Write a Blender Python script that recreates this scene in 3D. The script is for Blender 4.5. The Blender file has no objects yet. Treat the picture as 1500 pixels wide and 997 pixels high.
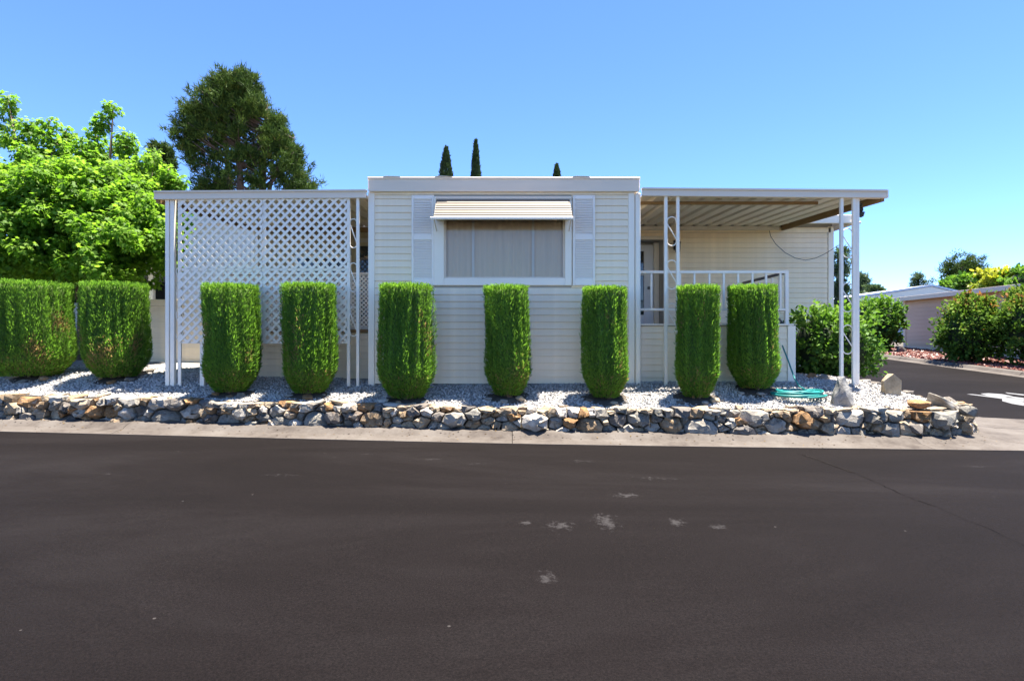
import bpy, math, random
import numpy as np
from mathutils import Vector, Matrix, noise as mnoise
R = math.radians
random.seed(7)
rng = np.random.default_rng(7)
scene = bpy.context.scene
COL = scene.collection

# ------------------------------------------------------------------ camera, sky, sun, exposure
EYE = 1.25
F = 850.0                                   # focal length in photo pixels (1500 wide)
cam_d = bpy.data.cameras.new('camera')
cam_d.sensor_width = 36.0
cam_d.lens = 36.0 * F / 1500.0
cam_d.clip_start = 0.05
cam_d.clip_end = 3000
cam = bpy.data.objects.new('camera', cam_d)
COL.objects.link(cam)
cam.location = (0, 0, EYE)
cam.rotation_euler = (R(90), 0, 0)
scene.camera = cam

SUN_VEC = Vector((0.19, 0.085, 1.0)).normalized()
world = bpy.data.worlds.new('World')
scene.world = world
world.use_nodes = True
wn = world.node_tree
bg = wn.nodes['Background']
sky = wn.nodes.new('ShaderNodeTexSky')
sky.sky_type = 'NISHITA'
sky.sun_disc = False
sky.sun_elevation = math.asin(SUN_VEC.z)
sky.sun_rotation = math.atan2(SUN_VEC.x, SUN_VEC.y)
sky.altitude = 500
sky.air_density = 0.65
sky.dust_density = 0.0
sky.ozone_density = 6.0
hsv = wn.nodes.new('ShaderNodeHueSaturation')
hsv.inputs['Hue'].default_value = 0.505
hsv.inputs['Saturation'].default_value = 1.09
wn.links.new(sky.outputs[0], hsv.inputs['Color'])
wn.links.new(hsv.outputs[0], bg.inputs[0])
bg.inputs[1].default_value = 0.09
sun_d = bpy.data.lights.new('sun', 'SUN')
sun_d.energy = 5.0
sun_d.angle = R(0.53)
sun_d.color = (1.0, 0.94, 0.84)
sun = bpy.data.objects.new('sun', sun_d)
COL.objects.link(sun)
sun.rotation_euler = (-SUN_VEC).to_track_quat('-Z', 'Y').to_euler()
sun.location = (8, 9, 30)
vs = scene.view_settings
vs.view_transform = 'Standard'
vs.look = 'None'
vs.exposure = 2.2
vs.gamma = 1.0
vs.use_curve_mapping = False
scene.cycles.max_bounces = 8
scene.cycles.transparent_max_bounces = 12
scene.cycles.use_denoising = True

def W(px, py, Y):
    """world point at depth Y of a photo pixel"""
    return Vector(((px - 750) * Y / F, Y, EYE + (498.5 - py) * Y / F))

# ------------------------------------------------------------------ materials
def new_mat(name):
    m = bpy.data.materials.new(name)
    m.use_nodes = True
    nt = m.node_tree
    return m, nt, nt.nodes['Principled BSDF']

def N(nt, t, **kw):
    n = nt.nodes.new(t)
    for k, v in kw.items():
        setattr(n, k, v)
    return n

def ramp(nt, fac, stops, interp='LINEAR'):
    r = N(nt, 'ShaderNodeValToRGB')
    r.color_ramp.interpolation = interp
    el = r.color_ramp.elements
    while len(el) < len(stops):
        el.new(0.5)
    for e, (p, c) in zip(el, stops):
        e.position = p
        e.color = (c[0], c[1], c[2], 1)
    nt.links.new(fac, r.inputs[0])
    return r.outputs[0]

def noise_tex(nt, scale, detail=4, rough=0.6, coord='Object', stretch=None, dist=0.0):
    tc = N(nt, 'ShaderNodeTexCoord')
    src = N(nt, 'ShaderNodeNewGeometry').outputs['Position'] if coord == 'Position' else tc.outputs[coord]
    if stretch:
        mp = N(nt, 'ShaderNodeMapping')
        mp.inputs['Scale'].default_value = stretch
        nt.links.new(src, mp.inputs[0])
        src = mp.outputs[0]
    n = N(nt, 'ShaderNodeTexNoise')
    n.inputs['Scale'].default_value = scale
    n.inputs['Detail'].default_value = detail
    n.inputs['Roughness'].default_value = rough
    n.inputs['Distortion'].default_value = dist
    nt.links.new(src, n.inputs['Vector'])
    return n.outputs[0]

def bump(nt, bsdf, height, strength, dist=0.01):
    b = N(nt, 'ShaderNodeBump')
    b.inputs['Strength'].default_value = strength
    b.inputs['Distance'].default_value = dist
    nt.links.new(height, b.inputs['Height'])
    nt.links.new(b.outputs[0], bsdf.inputs['Normal'])

def mulc(c, k):
    return tuple(min(1, x * k) for x in c)

def paint(name, col, rough=0.5, var=0.08, scale=3.0, stretch=None, bstr=0.08, bscale=60, spec=0.4, metal=0.0, objvar=0.0):
    m, nt, b = new_mat(name)
    n = noise_tex(nt, scale, 5, 0.65, stretch=stretch)
    c = ramp(nt, n, [(0.25, mulc(col, 1 - var)), (0.75, mulc(col, 1 + var * 0.5))])
    if objvar:
        oi = N(nt, 'ShaderNodeObjectInfo')
        hs = N(nt, 'ShaderNodeHueSaturation')
        mr = N(nt, 'ShaderNodeMapRange')
        mr.inputs[3].default_value = 1 - objvar
        mr.inputs[4].default_value = 1 + objvar
        nt.links.new(oi.outputs['Random'], mr.inputs[0])
        nt.links.new(mr.outputs[0], hs.inputs['Value'])
        nt.links.new(c, hs.inputs['Color'])
        c = hs.outputs[0]
    nt.links.new(c, b.inputs['Base Color'])
    b.inputs['Roughness'].default_value = rough
    b.inputs['Specular IOR Level'].default_value = spec
    b.inputs['Metallic'].default_value = metal
    if bstr:
        bump(nt, b, noise_tex(nt, bscale, 3), bstr, 0.004)
    return m

def leaf_mat(name, stops, transl=0.35, rough=0.5, tcol=None, spec=0.3):
    """stops: ramp over the per-leaf 'tint' attribute"""
    m, nt, b = new_mat(name)
    at = N(nt, 'ShaderNodeAttribute', attribute_name='tint')
    c = ramp(nt, at.outputs['Fac'], stops)
    nt.links.new(c, b.inputs['Base Color'])
    b.inputs['Roughness'].default_value = rough
    b.inputs['Specular IOR Level'].default_value = spec
    out = nt.nodes['Material Output']
    if transl > 0:
        t = N(nt, 'ShaderNodeBsdfTranslucent')
        hs = N(nt, 'ShaderNodeHueSaturation')
        hs.inputs['Saturation'].default_value = 1.05
        hs.inputs['Value'].default_value = 1.5
        nt.links.new(c, hs.inputs['Color'])
        nt.links.new(hs.outputs[0], t.inputs[0])
        mx = N(nt, 'ShaderNodeMixShader')
        mx.inputs[0].default_value = transl
        nt.links.new(b.outputs[0], mx.inputs[1])
        nt.links.new(t.outputs[0], mx.inputs[2])
        nt.links.new(mx.outputs[0], out.inputs[0])
    return m

M = {}
M['siding'] = paint('vinyl_siding', (0.93, 0.775, 0.55), 0.45, 0.14, 1.6, (2.2, 1, .5), 0.05, 90, objvar=0.025)
M['siding_wall'] = paint('siding_backing', (0.45, 0.43, 0.40), 0.7)
M['trim'] = paint('white_trim', (0.92, 0.83, 0.68), 0.4, 0.04, 2.0, bstr=0.03)
M['shutter'] = paint('shutter_paint', (0.90, 0.82, 0.71), 0.4, 0.04, bstr=0.02)
M['fascia'] = paint('fascia_metal', (0.80, 0.66, 0.50), 0.4, 0.1, 1.5, (0.5, 1, 4), 0.04, 30)
M['roofing'] = paint('roof_coating', (0.62, 0.60, 0.58), 0.7, 0.15, 2)
M['awn_slat'] = paint('awning_slat', (0.20, 0.165, 0.125), 0.5, 0.12, bstr=0.03, objvar=0.03)
M['pan'] = paint('awning_pan', (0.74, 0.68, 0.58), 0.45, 0.12, 2, (1, .3, 1), 0.05, 30)
M['wood'] = paint('brown_wood', (0.27, 0.17, 0.075), 0.7, 0.35, 6, (0.3, 0.3, 4), 0.3, 60)
M['iron'] = paint('white_iron', (0.92, 0.84, 0.71), 0.4, 0.06, 8, bstr=0.05)
M['lattice'] = paint('white_lattice', (0.92, 0.84, 0.72), 0.5, 0.05, 4, bstr=0.04, objvar=0.03)
M['door'] = paint('door_white', (0.72, 0.72, 0.74), 0.4, 0.04, bstr=0.02)
M['dark'] = paint('carport_shade', (0.02, 0.02, 0.02), 0.8, 0.1, bstr=0)
M['black'] = paint('black_metal', (0.025, 0.025, 0.028), 0.45, 0.1, bstr=0)
M['interior'] = paint('room_interior', (0.25, 0.22, 0.19), 0.8, bstr=0)
M['brown_wall'] = paint('tan_wall', (0.42, 0.36, 0.24), 0.6, 0.1)
M['bark'] = paint('bark', (0.16, 0.115, 0.085), 0.9, 0.4, 6, (1, 1, .3), 0.6, 25)
M['pine_bark'] = paint('pine_bark', (0.12, 0.085, 0.07), 0.9, 0.4, 4, (1, 1, .3), 0.6, 12)
M['hose'] = paint('hose_green', (0.015, 0.22, 0.20), 0.4, 0.15, 8, bstr=0.02)
M['nozzle'] = paint('hose_brass', (0.10, 0.10, 0.11), 0.4, 0.1, bstr=0)
M['pink'] = paint('pink_siding', (0.64, 0.455, 0.335), 0.55, 0.07, 1.2, (.6, 1, 3), 0.05, 60, objvar=0.03)
M['pink_trim'] = paint('pink_trim', (0.72, 0.58, 0.46), 0.5, 0.06)
M['metal_roof'] = paint('pale_metal_roof', (0.62, 0.66, 0.72), 0.45, 0.06, 1)
M['white_wall'] = paint('white_wall', (0.66, 0.66, 0.67), 0.55, 0.06, objvar=0.03)
M['glassdark'] = paint('dark_glass', (0.02, 0.022, 0.025), 0.05, 0.1, bstr=0, spec=0.8)

def soil_mat(name, cols, scale, bs=0.6, bscale=40):
    m, nt, b = new_mat(name)
    n = noise_tex(nt, scale, 8, 0.7)
    nt.links.new(ramp(nt, n, [(0.3, cols[0]), (0.5, cols[1]), (0.7, cols[2])]), b.inputs['Base Color'])
    b.inputs['Roughness'].default_value = 0.95
    b.inputs['Specular IOR Level'].default_value = 0.1
    bump(nt, b, noise_tex(nt, bscale, 6), bs, 0.03)
    return m
M['earth'] = soil_mat('dry_earth', [(0.10, 0.085, 0.06), (0.17, 0.14, 0.10), (0.22, 0.19, 0.13)], 1.5)
M['soil'] = soil_mat('dark_soil', [(0.04, 0.032, 0.025), (0.08, 0.066, 0.052), (0.13, 0.11, 0.09)], 4)
M['mulch'] = soil_mat('red_mulch_base', [(0.06, 0.014, 0.009), (0.10, 0.026, 0.016), (0.14, 0.045, 0.03)], 9, 0.8, 60)

def asphalt():
    m, nt, b = new_mat('sealed_asphalt')
    L = nt.links
    base = ramp(nt, noise_tex(nt, 0.55, 9, 0.68, stretch=(0.3, 1.0, 1), dist=0.6), [(0.30, (0.0039, 0.0028, 0.0027)), (0.5, (0.0062, 0.0046, 0.0045)), (0.70, (0.0108, 0.0088, 0.0088))])
    grain = noise_tex(nt, 95, 5, 0.85)
    mx = N(nt, 'ShaderNodeMix', data_type='RGBA', blend_type='MULTIPLY')
    mx.inputs[0].default_value = 0.8
    L.new(base, mx.inputs[6])
    L.new(ramp(nt, grain, [(0.34, (0.30, 0.30, 0.30)), (0.5, (1, 1, 1)), (0.66, (1.9, 1.85, 1.8))]), mx.inputs[7])
    col = mx.outputs[2]
    # pale worn specks
    sp = N(nt, 'ShaderNodeTexVoronoi')
    sp.inputs['Scale'].default_value = 4.5
    tc = N(nt, 'ShaderNodeTexCoord')
    L.new(tc.outputs['Object'], sp.inputs['Vector'])
    lt = N(nt, 'ShaderNodeMath', operation='LESS_THAN')
    lt.inputs[1].default_value = 0.035
    L.new(sp.outputs['Distance'], lt.inputs[0])
    sel = N(nt, 'ShaderNodeSeparateColor')
    L.new(sp.outputs['Color'], sel.inputs[0])
    g2 = N(nt, 'ShaderNodeMath', operation='GREATER_THAN')
    g2.inputs[1].default_value = 0.72
    L.new(sel.outputs[0], g2.inputs[0])
    mm = N(nt, 'ShaderNodeMath', operation='MULTIPLY')
    L.new(lt.outputs[0], mm.inputs[0]); L.new(g2.outputs[0], mm.inputs[1])
    m2 = N(nt, 'ShaderNodeMix', data_type='RGBA')
    L.new(mm.outputs[0], m2.inputs[0]); L.new(col, m2.inputs[6])
    m2.inputs[7].default_value = (0.045, 0.04, 0.038, 1)
    col = m2.outputs[2]
    # scuffed patches where the seal coat has worn off: (photo px, py, rx m, ry m)
    spots = [(822, 772, .22, .24), (887, 765, .19, .42), (917, 726, .24, .17), (800, 850, .12, .2), (1052, 771, .13, .15), (992, 765, .16, .18),
             (630, 676, .35, .2), (700, 682, .4, .2), (540, 670, .2, .15), (850, 676, .5, .25), (960, 700, .7, .2), (1430, 677, .6, .12), (410, 702, .6, .16), (155, 704, .15, .08), (770, 768, .1, .1)]
    nz = noise_tex(nt, 22, 7, 0.8, stretch=(1, .8, 1))
    tot = None
    for px, py, rx, ry in spots:
        Y = F * EYE / (py - 498.5); X = (px - 750) * Y / F
        mp = N(nt, 'ShaderNodeMapping')
        mp.inputs['Scale'].default_value = (1 / rx, 1 / ry, 0)
        mp.inputs['Location'].default_value = (-X / rx, -Y / ry, 0)
        L.new(tc.outputs['Object'], mp.inputs[0])
        ln = N(nt, 'ShaderNodeVectorMath', operation='LENGTH')
        L.new(mp.outputs[0], ln.inputs[0])
        k = N(nt, 'ShaderNodeMapRange')
        k.inputs[1].default_value = 0.0; k.inputs[2].default_value = 1.3
        k.inputs[3].default_value = 0.23 if py > 715 else 0.13; k.inputs[4].default_value = -0.25
        L.new(ln.outputs['Value'], k.inputs[0])
        if tot is None:
            tot = k.outputs[0]
        else:
            mxn = N(nt, 'ShaderNodeMath', operation='MAXIMUM')
            L.new(tot, mxn.inputs[0]); L.new(k.outputs[0], mxn.inputs[1]); tot = mxn.outputs[0]
    ad = N(nt, 'ShaderNodeMath', operation='ADD')
    L.new(tot, ad.inputs[0]); L.new(nz, ad.inputs[1])
    fac = N(nt, 'ShaderNodeMapRange')
    fac.inputs[1].default_value = 0.60; fac.inputs[2].default_value = 0.72
    fac.inputs[3].default_value = 0; fac.inputs[4].default_value = 0.85
    L.new(ad.outputs[0], fac.inputs[0])
    m3 = N(nt, 'ShaderNodeMix', data_type='RGBA')
    L.new(fac.outputs[0], m3.inputs[0]); L.new(col, m3.inputs[6])
    m3.inputs[7].default_value = (0.034, 0.031, 0.031, 1)
    L.new(m3.outputs[2], b.inputs['Base Color'])
    b.inputs['Roughness'].default_value = 0.78
    b.inputs['Specular IOR Level'].default_value = 0.06
    bump(nt, b, grain, 0.8, 0.008)
    return m
M['asphalt'] = asphalt()

def concrete():
    m, nt, b = new_mat('weathered_concrete')
    L = nt.links
    base = ramp(nt, noise_tex(nt, 2.2, 8, 0.7), [(0.32, (0.032, 0.022, 0.016)), (0.47, (0.070, 0.056, 0.045)), (0.68, (0.102, 0.087, 0.074))])
    mx = N(nt, 'ShaderNodeMix', data_type='RGBA', blend_type='MULTIPLY')
    mx.inputs[0].default_value = 0.6
    L.new(base, mx.inputs[6])
    L.new(ramp(nt, noise_tex(nt, 70, 3, 0.7), [(0.3, (0.7, 0.68, 0.66)), (0.6, (1, 1, 1))]), mx.inputs[7])
    L.new(mx.outputs[2], b.inputs['Base Color'])
    b.inputs['Roughness'].default_value = 0.9
    bump(nt, b, noise_tex(nt, 60, 5), 0.35, 0.008)
    return m
M['concrete'] = concrete()
M['marking'] = paint('road_paint', (0.14, 0.14, 0.14), 0.7, 0.3, 5, bstr=0.1)
M['crack'] = paint('crack_filler', (0.0022, 0.0019, 0.0019), 0.9, 0.1, bstr=0, spec=0.0)
M['crack_pale'] = paint('crack_dust', (0.017, 0.015, 0.0145), 0.95, 0.6, 14, bstr=0, spec=0.0)

def gravel_mat():
    m, nt, b = new_mat('white_crushed_rock')
    at = N(nt, 'ShaderNodeAttribute', attribute_name='tint')
    c = ramp(nt, at.outputs['Fac'], [(0.0, (0.07, 0.066, 0.06)), (0.2, (0.21, 0.20, 0.185)), (0.5, (0.38, 0.36, 0.335)), (1.0, (0.56, 0.535, 0.50))])
    nt.links.new(c, b.inputs['Base Color'])
    b.inputs['Roughness'].default_value = 0.85
    return m
M['pebble'] = gravel_mat()
M['bed'] = soil_mat('gravel_bed_base', [(0.20, 0.19, 0.175), (0.30, 0.285, 0.265), (0.40, 0.38, 0.355)], 22, 0.8, 45)

def stone_mat(name, pal, patch=True):
    m, nt, b = new_mat(name)
    L = nt.links
    oi = N(nt, 'ShaderNodeObjectInfo')
    base = ramp(nt, oi.outputs['Random'], pal, 'CONSTANT')
    n1 = noise_tex(nt, 5, 8, 0.7, dist=0.4, coord='Position')
    mx = N(nt, 'ShaderNodeMix', data_type='RGBA', blend_type='MULTIPLY')
    mx.inputs[0].default_value = 0.9
    L.new(base, mx.inputs[6])
    L.new(ramp(nt, n1, [(0.30, (0.42, 0.39, 0.37)), (0.5, (1.0, 0.96, 0.92)), (0.68, (1.45, 1.40, 1.34))]), mx.inputs[7])
    # pale lichen and mineral veins
    n2 = noise_tex(nt, 9, 7, 0.75, stretch=(1, 1, 1.8), dist=1.2, coord='Position')
    f = N(nt, 'ShaderNodeMapRange')
    f.inputs[1].default_value = 0.56; f.inputs[2].default_value = 0.66
    L.new(n2, f.inputs[0])
    m2 = N(nt, 'ShaderNodeMix', data_type='RGBA')
    k = N(nt, 'ShaderNodeMath', operation='MULTIPLY'); k.inputs[1].default_value = 0.55
    L.new(f.outputs[0], k.inputs[0])
    L.new(k.outputs[0], m2.inputs[0]); L.new(mx.outputs[2], m2.inputs[6])
    m2.inputs[7].default_value = (0.46, 0.43, 0.375, 1)
    # rusty streaks
    n3 = noise_tex(nt, 3.1, 5, 0.6, stretch=(1.3, 1, .8), dist=0.8, coord='Position')
    f3 = N(nt, 'ShaderNodeMapRange')
    f3.inputs[1].default_value = 0.6; f3.inputs[2].default_value = 0.72; f3.inputs[4].default_value = 0.55
    L.new(n3, f3.inputs[0])
    m4 = N(nt, 'ShaderNodeMix', data_type='RGBA')
    L.new(f3.outputs[0], m4.inputs[0]); L.new(m2.outputs[2], m4.inputs[6])
    m4.inputs[7].default_value = (0.19, 0.105, 0.045, 1)
    L.new(m4.outputs[2], b.inputs['Base Color'])
    b.inputs['Roughness'].default_value = 0.9
    b.inputs['Specular IOR Level'].default_value = 0.25
    bump(nt, b, noise_tex(nt, 16, 8, 0.75, coord='Position'), 0.9, 0.035)
    return m
PAL = [(0.0, (0.27, 0.25, 0.215)), (0.14, (0.33, 0.265, 0.185)), (0.28, (0.20, 0.19, 0.165)), (0.42, (0.27, 0.195, 0.12)), (0.54, (0.36, 0.335, 0.29)),
       (0.66, (0.15, 0.135, 0.12)), (0.78, (0.42, 0.385, 0.335)), (0.90, (0.27, 0.155, 0.07))]
M['stone'] = stone_mat('fieldstone', PAL)
M['grey_stone'] = stone_mat('grey_boulder', [(0, (0.27, 0.27, 0.26)), (0.5, (0.27, 0.27, 0.26))])
M['tan_stone'] = soil_mat('tan_slab_stone', [(0.22, 0.17, 0.11), (0.33, 0.26, 0.17), (0.40, 0.34, 0.25)], 7, 0.5, 30)

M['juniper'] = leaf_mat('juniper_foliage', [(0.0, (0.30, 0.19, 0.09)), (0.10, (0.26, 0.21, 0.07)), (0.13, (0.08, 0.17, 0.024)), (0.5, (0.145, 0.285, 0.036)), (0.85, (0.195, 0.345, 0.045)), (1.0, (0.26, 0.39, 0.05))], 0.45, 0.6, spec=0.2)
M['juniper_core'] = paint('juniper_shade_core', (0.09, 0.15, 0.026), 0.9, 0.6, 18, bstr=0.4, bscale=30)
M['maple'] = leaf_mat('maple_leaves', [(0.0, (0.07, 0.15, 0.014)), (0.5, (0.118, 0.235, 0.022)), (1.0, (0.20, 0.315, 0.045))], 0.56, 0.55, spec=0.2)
M['pine'] = leaf_mat('pine_needles', [(0.0, (0.020, 0.034, 0.010)), (0.5, (0.038, 0.072, 0.014)), (0.9, (0.085, 0.125, 0.022)), (1.0, (0.13, 0.12, 0.03))], 0.2, 0.7, spec=0.1)
M['cypress'] = leaf_mat('cypress_foliage', [(0.0, (0.018, 0.035, 0.012)), (1.0, (0.05, 0.085, 0.025))], 0.15, 0.6)
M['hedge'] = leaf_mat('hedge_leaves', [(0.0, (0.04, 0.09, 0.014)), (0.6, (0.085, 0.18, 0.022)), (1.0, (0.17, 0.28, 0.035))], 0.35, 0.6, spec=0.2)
M['ruddy'] = leaf_mat('ruddy_bush_leaves', [(0.0, (0.045, 0.09, 0.016)), (0.6, (0.095, 0.175, 0.022)), (0.85, (0.15, 0.20, 0.03)), (1.0, (0.26, 0.12, 0.04))], 0.3, 0.7, spec=0.08)
M['yellow'] = leaf_mat('yellow_bush_leaves', [(0.0, (0.14, 0.20, 0.02)), (0.5, (0.32, 0.34, 0.03)), (1.0, (0.48, 0.46, 0.06))], 0.35, 0.5)
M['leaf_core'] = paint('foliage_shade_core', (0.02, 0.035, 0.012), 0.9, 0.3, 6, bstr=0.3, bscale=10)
M['far_leaf'] = leaf_mat('far_tree_leaves', [(0.0, (0.035, 0.06, 0.025)), (1.0, (0.085, 0.13, 0.05))], 0.25, 0.5)

def glass_mat(name, tint=(0.80, 0.80, 0.80), refl=0.10):
    m, nt, b = new_mat(name)
    L = nt.links
    tr = N(nt, 'ShaderNodeBsdfTransparent'); tr.inputs[0].default_value = (*tint, 1)
    gl = N(nt, 'ShaderNodeBsdfGlossy'); gl.inputs['Roughness'].default_value = 0.02
    lw = N(nt, 'ShaderNodeFresnel'); lw.inputs[0].default_value = 1.5
    ad = N(nt, 'ShaderNodeMath', operation='ADD'); ad.inputs[1].default_value = refl
    L.new(lw.outputs[0], ad.inputs[0])
    mx = N(nt, 'ShaderNodeMixShader')
    L.new(ad.outputs[0], mx.inputs[0]); L.new(tr.outputs[0], mx.inputs[1]); L.new(gl.outputs[0], mx.inputs[2])
    L.new(mx.outputs[0], nt.nodes['Material Output'].inputs[0])
    return m
M['glass'] = glass_mat('window_glass', (0.93, 0.93, 0.92), 0.0)
M['curtain'] = paint('sheer_curtain', (0.95, 0.74, 0.48), 0.9, 0.08, 4, (8, 1, .2), 0.1, 200)

# ------------------------------------------------------------------ mesh helpers
ORG = {}

def link(o):
    COL.objects.link(o)
    return o

def thing(name, loc, label, cat, group=None):
    o = bpy.data.objects.new(name, None)
    o.empty_display_size = 0.2
    link(o)
    o.location = loc
    ORG[o.name] = Vector(loc)
    tag(o, label, cat, group)
    return o

def tag(o, label=None, cat=None, group=None, kind=None):
    if label: o['label'] = label
    if cat: o['category'] = cat
    if group: o['group'] = group
    if kind: o['kind'] = kind
    return o

def place(o, parent, loc):
    """put o (mesh already centred on its origin) at world loc under parent"""
    loc = Vector(loc)
    ORG[o.name] = loc
    if parent is not None:
        o.parent = parent
        o.location = loc - ORG[parent.name]
    else:
        o.location = loc
    return o

def mesh_obj(name, me, mat, parent=None, loc=(0, 0, 0)):
    o = bpy.data.objects.new(name, me)
    link(o)
    if mat is not None and len(me.materials) == 0:
        me.materials.append(mat)
    return place(o, parent, loc)

class MB:
    def __init__(s):
        s.v = []; s.f = []
    def add(s, vs, fs):
        n = len(s.v)
        s.v += [tuple(p) for p in vs]
        s.f += [tuple(i + n for i in f) for f in fs]
        return s
    def box(s, x0, x1, y0, y1, z0, z1, bev=0.0):
        if x0 > x1: x0, x1 = x1, x0
        if y0 > y1: y0, y1 = y1, y0
        if z0 > z1: z0, z1 = z1, z0
        if bev > 0:
            b = min(bev, (x1 - x0) * .3, (y1 - y0) * .3, (z1 - z0) * .3)
            # chamfered box: 24 verts
            P = []
            for sx in (0, 1):
                for sy in (0, 1):
                    for sz in (0, 1):
                        X = x1 if sx else x0; Yy = y1 if sy else y0; Z = z1 if sz else z0
                        dx = -b if sx else b; dy = -b if sy else b; dz = -b if sz else b
                        P += [(X, Yy + dy, Z + dz), (X + dx, Yy, Z + dz), (X + dx, Yy + dy, Z)]
            i = lambda sx, sy, sz, k: (sx * 4 + sy * 2 + sz) * 3 + k
            Fc = []
            Fc += [(i(0,0,0,0), i(0,0,1,0), i(0,1,1,0), i(0,1,0,0)), (i(1,0,0,0), i(1,1,0,0), i(1,1,1,0), i(1,0,1,0))]
            Fc += [(i(0,0,0,1), i(1,0,0,1), i(1,0,1,1), i(0,0,1,1)), (i(0,1,0,1), i(0,1,1,1), i(1,1,1,1), i(1,1,0,1))]
            Fc += [(i(0,0,0,2), i(0,1,0,2), i(1,1,0,2), i(1,0,0,2)), (i(0,0,1,2), i(1,0,1,2), i(1,1,1,2), i(0,1,1,2))]
            for a in (0, 1):
                for c in (0, 1):
                    Fc.append((i(a,c,0,0), i(a,c,1,0), i(a,c,1,1), i(a,c,0,1)))
                    Fc.append((i(a,0,c,0), i(a,0,c,2), i(a,1,c,2), i(a,1,c,0)))
                    Fc.append((i(0,a,c,1), i(1,a,c,1), i(1,a,c,2), i(0,a,c,2)))
                    for d in (0, 1):
                        Fc.append((i(a,c,d,0), i(a,c,d,1), i(a,c,d,2)))
            return s.add(P, Fc)
        V = [(x0,y0,z0),(x1,y0,z0),(x1,y1,z0),(x0,y1,z0),(x0,y0,z1),(x1,y0,z1),(x1,y1,z1),(x0,y1,z1)]
        return s.add(V, [(0,3,2,1),(4,5,6,7),(0,1,5,4),(1,2,6,5),(2,3,7,6),(3,0,4,7)])
    def prism(s, poly, axis, a, b):
        """poly: 2-D outline; axis the extrusion axis; a..b extent"""
        n = len(poly)
        def mk(p, t):
            return (t, p[0], p[1]) if axis == 'x' else (p[0], t, p[1]) if axis == 'y' else (p[0], p[1], t)
        V = [mk(p, a) for p in poly] + [mk(p, b) for p in poly]
        Fc = [tuple(range(n))[::-1], tuple(range(n, 2 * n))] + [(i, (i + 1) % n, (i + 1) % n + n, i + n) for i in range(n)]
        return s.add(V, Fc)
    def tube(s, pts, r, n=8, close=False, cap=True):
        pts = [Vector(p) for p in pts]
        rr = r if hasattr(r, '__len__') else [r] * len(pts)
        rings = []
        up = Vector((0, 0, 1))
        m = len(pts)
        prev = None
        for i, p in enumerate(pts):
            a = pts[(i - 1) % m] if (close or i > 0) else p
            c = pts[(i + 1) % m] if (close or i < m - 1) else p
            t = (c - a).normalized()
            if prev is None:
                ref = up if abs(t.z) < 0.9 else Vector((1, 0, 0))
                u = t.cross(ref).normalized()
            else:
                u = (prev - t * prev.dot(t)).normalized()
            prev = u
            w = t.cross(u)
            rings.append([p + (u * math.cos(2*math.pi*k/n) + w * math.sin(2*math.pi*k/n)) * rr[i] for k in range(n)])
        V = [q for ring in rings for q in ring]
        Fc = []
        for i in range(m if close else m - 1):
            j = (i + 1) % m
            for k in range(n):
                k2 = (k + 1) % n
                Fc.append((i*n+k, i*n+k2, j*n+k2, j*n+k))
        if cap and not close:
            Fc.append(tuple(range(n))[::-1]); Fc.append(tuple((m-1)*n + k for k in range(n)))
        return s.add(V, Fc)
    def build(s, name, mat, parent=None, smooth=False, org=None):
        v = np.array(s.v, dtype=float)
        if org is None:
            lo, hi = v.min(0), v.max(0)
            org = Vector(((lo[0]+hi[0])/2, (lo[1]+hi[1])/2, lo[2]))
        v = v - np.array(org)
        me = bpy.data.meshes.new(name)
        me.from_pydata(v.tolist(), [], s.f)
        if smooth:
            me.polygons.foreach_set('use_smooth', [True] * len(me.polygons))
        me.update()
        return mesh_obj(name, me, mat, parent, org)

def box(name, mat, parent, x0, x1, y0, y1, z0, z1, bev=0.004):
    return MB().box(x0, x1, y0, y1, z0, z1, bev).build(name, mat, parent)

def np_mesh(name, V, polys_n, tint=None, smooth=False):
    """V (K*n,3): K separate n-gons given as polygons in order"""
    K = len(V) // polys_n
    me = bpy.data.meshes.new(name)
    me.vertices.add(len(V))
    me.vertices.foreach_set('co', np.ascontiguousarray(V, dtype=np.float32).ravel())
    me.loops.add(len(V))
    me.loops.foreach_set('vertex_index', np.arange(len(V), dtype=np.int32))
    me.polygons.add(K)
    me.polygons.foreach_set('loop_start', np.arange(0, K * polys_n, polys_n, dtype=np.int32))
    me.polygons.foreach_set('loop_total', np.full(K, polys_n, dtype=np.int32))
    if tint is not None:
        a = me.attributes.new('tint', 'FLOAT', 'FACE')
        a.data.foreach_set('value', np.asarray(tint, dtype=np.float32))
    me.update(calc_edges=True)
    me.validate()
    return me

def nrm(a):
    return a / np.maximum(np.linalg.norm(a, axis=-1, keepdims=True), 1e-9)

def leaves(C, D, Nn, L, Wd, tint, shape='leaf'):
    """leaf polygons. C base point, D axis, Nn rough normal; returns verts, n, tint"""
    D = nrm(D)
    S = nrm(np.cross(D, Nn))
    Nn = np.cross(S, D)
    L = np.asarray(L)[:, None]; Wd = np.asarray(Wd)[:, None]
    if shape == 'needle':
        prof = [(0, -.5, 0), (0, .5, 0), (1, 0, 0)]
    elif shape == 'leaf':
        prof = [(0, 0, 0), (.45, -.5, .06), (1, 0, -.06), (.45, .5, .06)]
    elif shape == 'oval':
        prof = [(0, 0, 0), (.25, -.42, .05), (.65, -.42, .05), (1, 0, -.05), (.65, .42, .05), (.25, .42, .05)]
    else:  # maple: pointed lobes, one fan polygon
        prof = [(0, 0, 0), (.12, -.38, 0), (.34, -.24, .03), (.62, -.52, -.05), (.62, -.18, .03), (1, 0, -.10), (.62, .18, .03), (.62, .52, -.05), (.34, .24, .03), (.12, .38, 0)]
    n = len(prof)
    V = np.stack([C + D * (L * a) + S * (Wd * b) + Nn * (L * c) for a, b, c in prof], axis=1).reshape(-1, 3)
    return V, n, tint

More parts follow.
